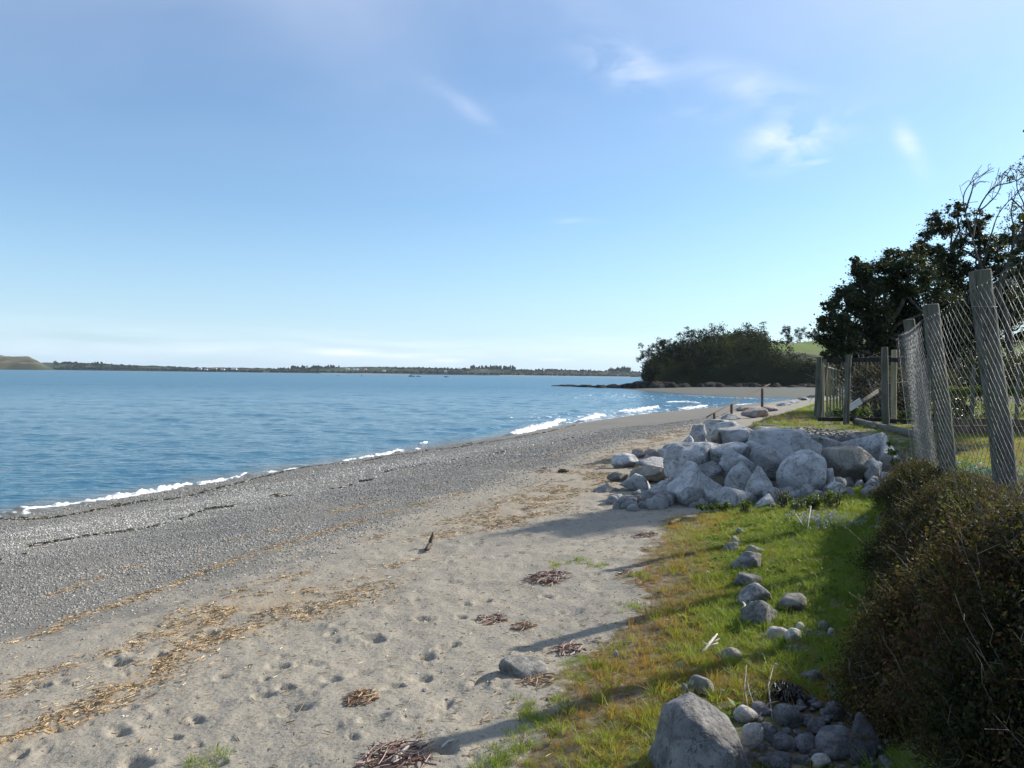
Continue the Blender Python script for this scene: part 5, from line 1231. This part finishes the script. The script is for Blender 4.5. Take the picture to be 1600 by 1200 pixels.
def fence_main():
    spec = [(1830, 860, 1755, 270, 3.55, 40), (1574, 775, 1531, 424, 5.8, 33), (1484, 752, 1454, 477, 7.3, 24), (1452, 722, 1420, 500, 9.3, 17)]
    bs, ts = [], []
    for (bx, by, tx, ty, Y, w) in spec:
        b = PY(bx, by, Y); b[2] = min(b[2], hz(b[0], b[1], False)) if by != 860 else hz(b[0], b[1], False); bs.append(b); ts.append(PY(tx, ty, Y - .04))
    o0 = bs[1].copy(); e = empty('chain_link_fence', tuple(o0)); tag(e, 'leaning chain link fence on thick round weathered posts atop the bank', 'fence')
    for i, (b, t, s) in enumerate(zip(bs, ts, spec)):
        p = lean_post(e, o0, b, t, s[5] / F * s[4] / 2, MAT['wood'], 22, 60 + i)
    def lower(b, t, k): return t * (1 - k) + b * k
    mt = [lower(b, t, .085) for b, t in zip(bs, ts)]
    n = np.array([-.085, .03, 0])
    chain(e, o0, [b + [0, 0, .02] for b in bs], mt, .028, .050, .0015, 5, n)
    # loose overlapping length bunched at the far posts
    b2 = [bs[2] + [-.02, -.05, 0], bs[3] + [-.02, 0, 0], bs[3] + [.18, .5, .02]]; t2 = [mt[2] + [-.02, -.05, -.02], mt[3] + [-.02, 0, -.02], mt[3] + [.18, .5, -.05]]
    chain(e, o0, b2, t2, .027, .050, .0014, 8, n * 1.12)
    # tie wire on the near post
    mb = MB(); c = lower(bs[1], ts[1], .155) - o0; r = spec[1][5] / F * spec[1][4] / 2 + .003; mb.tube([c + np.array([math.cos(a) * r, math.sin(a) * r, .01 * math.sin(a)]) for a in np.linspace(0, 6.28, 20)], .0025, 4); obj('tie_wire', mb.mesh('tie_wire', MAT['wire']), e)
fence_main()
def small_fence():
    o0 = at(1322, 664); e = empty('enclosure_fence', tuple(o0)); tag(e, 'small enclosure of round weathered posts with dark top and bottom boards', 'fence')
    spec = [(1276, 655, 1280, 558, 8, 'wood'), (1278, 658, 1291, 562, 9, 'wood'), (1322, 665, 1326, 555, 9, 'wood'), (1384, 671, 1382, 543, 10.5, 'wood'), (1396, 662, 1397, 547, 8.5, 'wood_new'), (1450, 668, 1449, 560, 8, 'wood')]
    T = {}
    for i, (bx, by, tx, ty, w, m) in enumerate(spec):
        b = at(bx, by); t = PY(tx, ty, b[1]); T[i] = (b, t); p = lean_post(e, o0, b, t, w / F * b[1] / 2, MAT[m], 12, 80 + i)
        if m == 'wood_new': p['label'] = 'yellowish newer post'
        if i == 1: p['label'] = 'post leaning to the left at its foot'
    Y = T[2][0][1]
    def board(a, b, hh, name, mat):
        a = a - o0; b = b - o0; d = b - a; L = np.linalg.norm(d[:2]); mb = MB(); an = math.atan2(d[1], d[0]); sl = math.atan2(d[2], L); mb.box((a + b) / 2, (np.linalg.norm(d), .03, hh), rot3(0, -sl, an)); bo = obj(name, mb.mesh(name, mat, False), e); return bo
    board(PY(1292, 563, Y + .14), PY(1383, 562, Y + .14), .10, 'top_board', MAT['wood_dark']); board(PY(1384, 562, Y + .16), PY(1455, 565, Y + .3), .10, 'top_board', MAT['wood_dark'])
    board(PY(1278, 655, Y + .12), PY(1383, 656, Y + .12), .09, 'bottom_board', MAT['wood_dark']); board(PY(1384, 658, Y + .14), PY(1436, 660, Y + .14), .11, 'bottom_board', MAT['wood_dark'])
    chain(e, o0, [PY(1290, 655, Y + .18), PY(1383, 657, Y + .18), PY(1450, 660, Y + .3)], [PY(1292, 560, Y + .18), PY(1383, 556, Y + .18), PY(1449, 556, Y + .3)], .034, .055, .0018, 11)
    # receding side row of thin stakes with pale rails
    e2 = empty('stake_fence', tuple(at(1300, 640))); tag(e2, 'row of thin pale stakes receding behind the leaning enclosure post', 'fence'); q0 = np.array(e2.location)
    for i, (x, yb, yt) in enumerate(((1287, 640, 568), (1293, 638, 570), (1298, 636, 571), (1303, 634, 573), (1308, 632, 575), (1313, 630, 577), (1317, 628, 578))):
        b = at(x, yb); b[1] = min(b[1], 30); Yb = 19 + i * 1.2; b = PY(x, yb, Yb); b[2] = hz(b[0], b[1], False); t = PY(x - 1, yt, Yb); lean_post(e2, q0, b, t, 1.7 / F * Yb, MAT['wood_new'], 7, 90 + i, name='stake')
    a = PY(1287, 572, 19) - q0; b = PY(1317, 581, 26.2) - q0; mb = MB(); mb.tube([a, b], .02, 5); obj('rail', mb.mesh('rail', MAT['drift']), e2)
    # board wall and thin posts behind the chain link fence
    e3 = empty('board_fence', tuple(gbase(1540, 15))); tag(e3, 'low brown board edging with slim posts on the lawn behind the chain link', 'fence'); q3 = np.array(e3.location)
    for i in range(3):
        a = np.array(gbase(1452 + i * 70, 15.0)); b = np.array(gbase(1452 + i * 70 + 69.5, 15.0))
        for k in (0, 1):
            mb = MB(); mb.box((a + b) / 2 - q3 + [0, 0, .10 + k * .135], (np.linalg.norm(b - a) - .01, .03, .125)); obj('board', mb.mesh('board', MAT['wood_brown'], False), e3)
        lean_post(e3, q3, b + [0, .05, 0], b + [0.02, .05, 1.35], .035, MAT['wood'], 9, 120 + i, name='slim_post')
small_fence()
def clutter():
    # leaning ladder-like frame with a white sheet
    a, b = PY(1316, 650, 18.6), PY(1372, 612, 18.9); e = empty('leaning_ladder', tuple(a)); tag(e, 'grey wooden ladder leaning inside the enclosure', 'ladder')
    for dx in (0, 1):
        mb = MB(); o_ = np.array([.10, .22, .03]) * dx * 1.3; mb.tube([(0, 0, 0) + o_, (b - a) + o_], .028, 6); obj('rail', mb.mesh('rail', MAT['wood']), e)
    for k in range(7):
        p = (b - a) * (.1 + .13 * k); mb = MB(); mb.tube([p, p + np.array([.13, .286, .04])], .016, 5); obj('rung', mb.mesh('rung', MAT['wood']), e)
    c = PY(1336, 632, 18.45); mb = MB(); mb.box((0, 0, 0), (.34, .02, .16), rot3(0.2, -R(34), 0)); m = obj('white_board', mb.mesh('white_board', MAT['white'], False), loc=tuple(c)); tag(m, 'small white sheet resting on the leaning ladder', 'sheet')
    a = at(1446, 690); b = at(1338, 664); c = a.copy(); mb = MB(); t = np.linspace(0, 1, 8)[:, None]; P = (b - a) * t + [0, 0, .07]; mb.tube(P + rng.normal(0, .006, P.shape), .085, 10); tag(obj('log', mb.mesh('log', MAT['wood']), loc=tuple(c)), 'weathered log lying behind the pale flat topped boulder', 'log')
    # small gravel at the top of the pile
    mb = MB(); r = random.Random(12)
    for i in range(420):
        px, py = r.uniform(1200, 1350), r.uniform(668, 690); p = at(px, py); s = r.uniform(.02, .07); V, T = rock_arr(3000 + i % 12, (s, s * .8, s * .6), sub=1, planes=8, p=10, rough=0); mb.add(V @ rot3(0, 0, r.uniform(0, 6)).T + p + [0, 0, s * .15], T=T)
    tag(obj('gravel', mb.mesh('gravel', MAT['granite'])), 'coarse grey gravel between the rock pile and the enclosure', 'gravel', kind='stuff')
    # handrail going down to the beach
    b1, b2, b3 = at(1191, 636), at(1143, 652), at(1116, 658); e = empty('handrail', tuple(b2)); tag(e, 'wooden handrail on three short posts sloping down to the beach', 'handrail'); q0 = b2
    Y1, Y3 = b1[1], b3[1]
    for (bb, tx, ty, w) in ((b1, 1191, 607, 4.2), (b2, 1143, 631, 4.4), (b3, 1116, 645, 4)):
        t = PY(tx, ty, bb[1]); lean_post(e, q0, bb, t, w / F * bb[1] / 2, MAT['wood_brown'], 8, 7)
    p1 = PY(1203, 600, Y1 + .6); p3 = PY(1104, 652, Y3 - .5); mb = MB(); mb.tube([p1 - q0, PY(1191, 606, Y1) - q0, PY(1143, 630.5, b2[1]) - q0, PY(1116, 645, Y3) - q0, p3 - q0], .035, 7); obj('rail', mb.mesh('rail', MAT['wood_brown']), e)
clutter()

# ------------------------------------------------------------------ headland
def headland():
    r = np.random.default_rng(5); P = []
    n = 16000; x = r.uniform(38, 230, n); y = r.uniform(240, 400, n); di = polydist(x, y, HILL) + 0; k = di > 1.0; x, y, di = x[k], y[k], di[k]; dj = di + 16 * fbm(x, y, 20, 88, 2)
    keep = []; cell = {}
    for i in range(len(x)):
        if x[i] > y[i] * .56: continue
        meadow = dj[i] > 14 and x[i] > .325 * y[i]
        if meadow: continue
        c = (int(x[i] / 4.6), int(y[i] / 4.6))
        if c in cell: continue
        cell[c] = 1; keep.append(i)
    x, y, di = x[keep], y[keep], di[keep]; z = H(x, y, False); Vs, Qs, Ts = [], [], []; off = 0
    for i in range(len(x)):
        R_ = r.uniform(1.5, 3.9) * (.75 + .25 * sstep(0, 10, di[i])); tone = r.normal(.42, .22); hgt = r.uniform(.8, 1.5) * R_ + (r.uniform(1, 3.2) if r.random() < .14 and x[i] < .31 * y[i] else 0)
        nc = int((46 if di[i] < 45 else 18) * R_ ** 1.35)
        nb = 7; d = r.normal(size=(nb, 3)); d /= np.linalg.norm(d, axis=1, keepdims=True); cs = d * R_ * .62 + [0, 0, hgt]; j = r.integers(0, nb, nc)
        C = cs[j] + r.normal(0, R_ * .24, (nc, 3)); V, Q, tt = leaf_quads(C + [x[i], y[i], z[i]], .66, np.clip(tone + r.normal(0, .20, nc) + .12 * d[j, 2], 0, 1), .7, i); Vs.append(V); Qs.append(Q + off); Ts.append(tt); off += len(V)
    tag(obj('headland_wood', mesh_np('headland_wood', np.concatenate(Vs), [np.concatenate(Qs)], FARLEAF, False, {'tint': np.concatenate(Ts)})), 'dense dark wood covering the steep side of the headland', 'wood', kind='stuff'); print('wood', len(x), off // 4)
    SK = [(1012, 546, 16, 252, 'leftmost dark tree on the headland skyline above the point', 0), (1034, 538, 15, 262, 'second tree from the point on the headland skyline', 0), (1052, 540, 14, 262, 'rounded tree right of the loose one near the point', 0),
          (1078, 524, 18, 268, 'broad bright topped tree at the highest left crest of the headland', 0), (1104, 522, 17, 272, 'tall tree at the very top of the headland crest', 0), (1124, 530, 12, 275, 'thin airy tree right of the tallest headland tree', 1), (1145, 530, 14, 280, 'see-through tree in the middle of the headland crest', 1),
          (1166, 532, 13, 285, 'sparse tree left of the last crest clump', 1), (1186, 526, 15, 290, 'rusty tinted airy tree ending the crest clump', 1), (1199, 535, 10, 292, 'small tree at the right shoulder of the crest clump', 0), (1215, 537, 7, 300, 'low bush where the meadow begins on the ridge', 0),
          (1232, 516, 9, 318, 'lone round tree left of two on the ridge meadow', 0), (1250, 518, 10, 322, 'airy lone tree right of two on the ridge meadow', 1), (1269, 521, 8, 326, 'small dark tree on the ridge next to the big tree', 0)]
    for i, (px, py, rp, Y, lab, ty) in enumerate(SK):
        b = PY(px, py, Y); g = hz(b[0], b[1], False); k = Y / F; rg = random.Random(i); rr_ = rp * k
        bl = [(b[0] + rg.gauss(0, rr_ * .45), b[1] + rg.gauss(0, rr_ * .4), b[2] + rg.gauss(0, rr_ * .35), rr_ * rg.uniform(.35, .6)) for _ in range(7)]
        for q_ in range(3 if (b[2] - g) > rr_ * 1.4 else 0): bl.append((b[0] + rg.gauss(0, rr_ * .5), b[1] - rr_ * .2, g + (b[2] - g) * (q_ + .4) / 3, rr_ * .8))
        tree((b[0], b[1], g - .2), bl, 3000 if ty == 0 else 1500, .42, lab, seed=200 + i, leafmat=LOOSELEAF if ty else FARLEAF, name='broadleaf_tree' if ty else 'evergreen_tree', trunk_r=.16, nsub=7, clump=.22)
    # dark rock shelf running out to sea
    pts = [(866, 602.8, 1.0), (880, 602.5, 2.5), (900, 602.5, 3), (930, 602.5, 3.5), (960, 603, 5), (985, 603.5, 7), (1000, 604.5, 9), (1030, 606, 9), (1080, 608, 9), (1130, 609.5, 9), (1180, 610.5, 9), (1240, 611, 9), (1300, 611.5, 9)]
    mb = MB(); rg = np.random.default_rng(4)
    for a in range(len(pts) - 1):
        for k in range(9):
            u = rg.random(); px = pts[a][0] * (1 - u) + pts[a + 1][0] * u; py = pts[a][1] * (1 - u) + pts[a + 1][1] * u; h = (pts[a][2] * (1 - u) + pts[a + 1][2] * u)
            Y = 238 if px > 1020 else np.interp(px, [866, 1020], [285, 243]); Y += rg.uniform(-2, 7); c = PY(px, py, Y); hh = max(.5, h * Y / F * rg.uniform(.6, 1.3)); w = rg.uniform(2.5, 6)
            V, T = rock_arr(700 + a * 9 + k, (w, w * .9, hh * 1.6), sub=3, planes=14, p=16, rough=.08); g = min(hz(c[0], c[1], False), .3); mb.add(V + [c[0], c[1], max(g, -.1) + hh * .2], T=T)
    tag(obj('rock_reef', mb.mesh('rock_reef', MAT['darkrock'])), kind='structure')
headland()

# ------------------------------------------------------------------ far shore
def m_far(name, a, b, c):
    t = NT(name); n = t.noise(.006, 5, t.map((1, .35, 1)), .3); v = t.noise(.02, 5)
    col = t.mix(t.rr(n, .44, .56), a, b); col = t.mix(t.rr(v, .58, .66), col, c); return t.done(t.bsdf(col, .9, None, .1))
FARM = m_far('far_fields', (.018, .030, .018), (.040, .055, .026), (.11, .11, .06)); BROWNM = m_far('bare_slope', (.055, .062, .035), (.095, .090, .050), (.17, .13, .09))
def ridge(name, prof, Y, depth, mat, kind='structure', seed=0, lab=None, zero=0):
    P = np.array(prof, float); px = np.arange(P[0, 0], P[-1, 0] + 1, 2.5); top = np.interp(px, P[:, 0], P[:, 1]); m = 12; V = []
    for i, (x, t) in enumerate(zip(px, top)):
        d = ray(x, t); h = EYE[2] + d[2] / d[1] * Y; d0 = ray(x, 600); lx = d0[0] / d0[1]
        for j in range(m):
            u = j / (m - 1); yy = Y - depth * .5 + depth * u; prof_h = h * (math.sin(min(u * 1.25, 1) * math.pi / 2) ** .7) if u < .8 else h * (1 - (u - .8) * 2)
            V.append((lx * yy, yy, -1.5 + (prof_h + 1.5) * (1 + .15 * float(vn(np.array(x * 1.), np.array(j * 9.), 14, seed))) if j else -1.5))
    n = len(px); i = np.arange(n - 1)[:, None] * m; j = np.arange(m - 1)[None]; Q = np.stack([i + j, i + m + j, i + m + j + 1, i + j + 1], -1).reshape(-1, 4)
    o = obj(name, mesh_np(name, V, [Q], mat)); tag(o, lab, kind=kind); return o, np.array(V).reshape(n, m, 3)
far_o, FV = ridge('far_hills', [(-260, 566), (30, 566), (60, 566), (100, 566), (150, 567), (200, 570), (240, 571), (300, 574), (330, 574), (380, 574), (430, 576), (470, 575), (520, 573), (600, 573), (660, 574), (720, 576), (760, 574), (800, 577), (830, 578), (880, 578), (930, 580), (980, 580), (1100, 582), (1500, 584), (2200, 584)], 2600, 700, FARM)
ridge('brown_headland', [(-400, 548), (-60, 553), (0, 555), (20, 556), (46, 557), (58, 562), (70, 571), (84, 576.5), (90, 578.5)], 2150, 260, BROWNM)
def far_trees():
    r = random.Random(2); V0, T0 = ICO[1]; mb = MB()
    def put(px, ybase, w, h, Y=2450):
        c = PY(px, ybase, Y); k = Y / F; mb.add(V0 * np.array([w * k / 2, w * k / 2, h * k / 2]) * np.array([r.uniform(.8, 1.2) for _ in range(3)]) + c + [0, 0, h * k * .45], T=T0, col=r.random() * .6)
    prof = [(84, 565, 577), (130, 567, 577), (200, 571, 578), (300, 575, 580), (380, 576, 581), (430, 577, 582), (470, 575, 582), (540, 575, 583), (620, 575, 583), (700, 576, 584), (740, 576, 585), (800, 577, 586), (860, 578, 587), (930, 580, 588), (990, 580, 589)]
    P = np.array(prof, float)
    for i in range(3600):
        px = r.uniform(84, 1000); t, b = np.interp(px, P[:, 0], P[:, 1]), np.interp(px, P[:, 0], P[:, 2]); u = r.random() ** .8; y = t + (b - t) * u + 1; put(px, min(y, b - .3), r.uniform(2, 6), r.uniform(1.5, 3.6), 2250 + (1 - u) * 330)
    for (x0, x1, up_, n) in ((455, 530, 5, 60), (735, 805, 6, 90), (145, 165, 4, 6), (950, 985, 7, 40), (590, 700, 3, 40), (430, 470, 3, 14), (840, 900, 3, 20), (905, 930, 4, 8), (240, 330, 2, 16)):
        for i in range(n):
            px = r.uniform(x0, x1); t = np.interp(px, P[:, 0], P[:, 1]); put(px, t + 1, r.uniform(2, 4), up_ * r.uniform(.6, 1.4), 2560)
    tag(obj('far_wood', mb.mesh('far_wood', FARLEAF, True)), 'woods and tree rows along the low far shore', 'wood', kind='stuff')
    # beach line
    mb = MB(); 
    W_ = m_plain('pale_far_beach', (.22, .21, .19), .9)
    for (x0, x1, y0, y1) in ((500, 640, 585.2, 587), (780, 985, 588, 590.2)):
        n = 30; xs = np.linspace(x0, x1, n); V = []
        for x in xs:
            yy = 2200; d0 = ray(x, 600); lx = d0[0] / d0[1]; V += [(lx * yy, yy, -.2), (lx * (yy + 40), yy + 40, 1.3), (lx * (yy + 80), yy + 80, 1.4)]
        Q = []
        for i in range(n - 1):
            for j in range(2): Q.append((i * 3 + j, i * 3 + 3 + j, i * 3 + 4 + j, i * 3 + 1 + j))
        tag(obj('far_beach', mesh_np('far_beach', V, [Q], W_)), kind='structure')
far_trees()
def far_house(px, py, w, roofc, wallc, lab, Y=2240):
    c = PY(px, py, Y); k = Y / F; ww = w * k; hh = 1.5 * k; e = empty('house', (c[0], c[1], c[2] - hh * .5)); tag(e, lab, 'house', 'houses along the far shore')
    mb = MB(); mb.box((0, 0, hh * .5), (ww, ww * .6, hh)); obj('wall', mb.mesh('wall', wallc, False), e)
    V = [(-.52 * ww, -.34 * ww, hh), (.52 * ww, -.34 * ww, hh), (.52 * ww, .34 * ww, hh), (-.52 * ww, .34 * ww, hh), (-.52 * ww, 0, hh * 1.6), (.52 * ww, 0, hh * 1.6)]
    obj('roof', mesh_np('roof', V, [[(0, 1, 5, 4), (2, 3, 4, 5)], [(0, 4, 3), (1, 2, 5)]], roofc, False), e)
red = m_plain('red_roof', (.34, .12, .07)); grr = m_plain('grey_roof', (.30, .30, .30)); whw = m_plain('white_house_wall', (.62, .61, .58)); oc = m_plain('ochre_wall', (.45, .33, .20))
for (px, py, w, r_, w_, lab) in ((312, 576.5, 6, red, whw, 'red roofed house leftmost of the far settlement'), (322, 577.5, 5, grr, whw, 'small white house beside the leftmost red roof'), (334, 576, 9, red, oc, 'long red roofed building on the far shore'), (348, 577.5, 6, grr, whw, 'white house right of the long red roofed building'), (366, 577, 8, grr, whw, 'pale long shed near the right of the far settlement'),
                              (543, 576.5, 5, grr, whw, 'white farmhouse left of the fields on the far hill'), (556, 577.5, 7, grr, whw, 'wide pale farm building beside the white farmhouse'), (571, 577, 4, red, whw, 'small red roofed house above the far beach'), (600, 579.5, 5, grr, whw, 'pale house below the field patch on far shore'), (696, 580, 4, grr, whw, 'lone pale house left of the tall row of far trees')):
    far_house(px, py, w, r_, w_, lab)
def boat(px, py, L, lab, dark=False, Y=900):
    d = ray(px, 600); Y_ = Y; x = d[0] / d[1] * Y_; e = empty('fishing_boat', (x, Y_, 0)); tag(e, lab, 'boat', 'boats off the far shore'); k = L / F * Y_; r_ = k / 2; V = []; n = 9
    for i in range(n):
        u = i / (n - 1) * 2 - 1; w = .28 * k * .5 * (1 - abs(u) ** 3) + .02; sh = .10 * k * (1 + .5 * u * u); V += [(u * r_, -w, sh), (u * r_ * .92, -w * .6, -.2), (u * r_ * .92, w * .6, -.2), (u * r_, w, sh)]
    Q = [(i * 4 + j, i * 4 + 4 + j, i * 4 + 4 + (j + 1) % 4, i * 4 + (j + 1) % 4) for i in range(n - 1) for j in range(4)]
    obj('hull', mesh_np('hull', V, [Q], m_plain('boat_hull', (.05, .06, .07) if dark else (.6, .6, .6)), False), e)
    mb = MB(); mb.box((-.15 * k, 0, .17 * k), (.26 * k, .16 * k, .15 * k)); obj('cabin', mb.mesh('cabin', m_plain('boat_cabin', (.10, .10, .11) if dark else (.55, .55, .55)), False), e)
    mb = MB(); mb.tube([(.1 * k, 0, .1 * k), (.1 * k, 0, .36 * k)], .012 * k, 4); obj('mast', mb.mesh('mast', MAT['wood_dark']), e)
boat(643, 587, 10, 'longer dark boat, left of two lying close together off the far shore', True); boat(654, 587.5, 7, 'shorter dark boat touching the longer one off the far shore', True); boat(697, 588, 7, 'single small dark boat further right off the far shore', True)
boat(566, 585, 6, 'pale boat near the far beach left of the dark boats'); boat(598, 585, 5, 'small pale boat between the left pale boat and dark boats'); boat(528, 585, 5, 'leftmost tiny pale boat off the far beach')

# ------------------------------------------------------------------ air
def haze():
    m = bpy.data.materials.new('haze_air'); m.use_nodes = True; nt = m.node_tree; nt.nodes.clear(); o = nt.nodes.new('ShaderNodeOutputMaterial'); v = nt.nodes.new('ShaderNodeVolumePrincipled')
    v.inputs['Color'].default_value = (.72, .82, .95, 1); v.inputs['Density'].default_value = HAZE; v.inputs['Anisotropy'].default_value = .2; nt.links.new(v.outputs[0], o.inputs['Volume'])
    mb = MB(); mb.box((0, 0, 44), (9000, 9000, 122)); tag(obj('haze', mb.mesh('haze', m, False)), kind='stuff')
HAZE = 0.00005
haze()
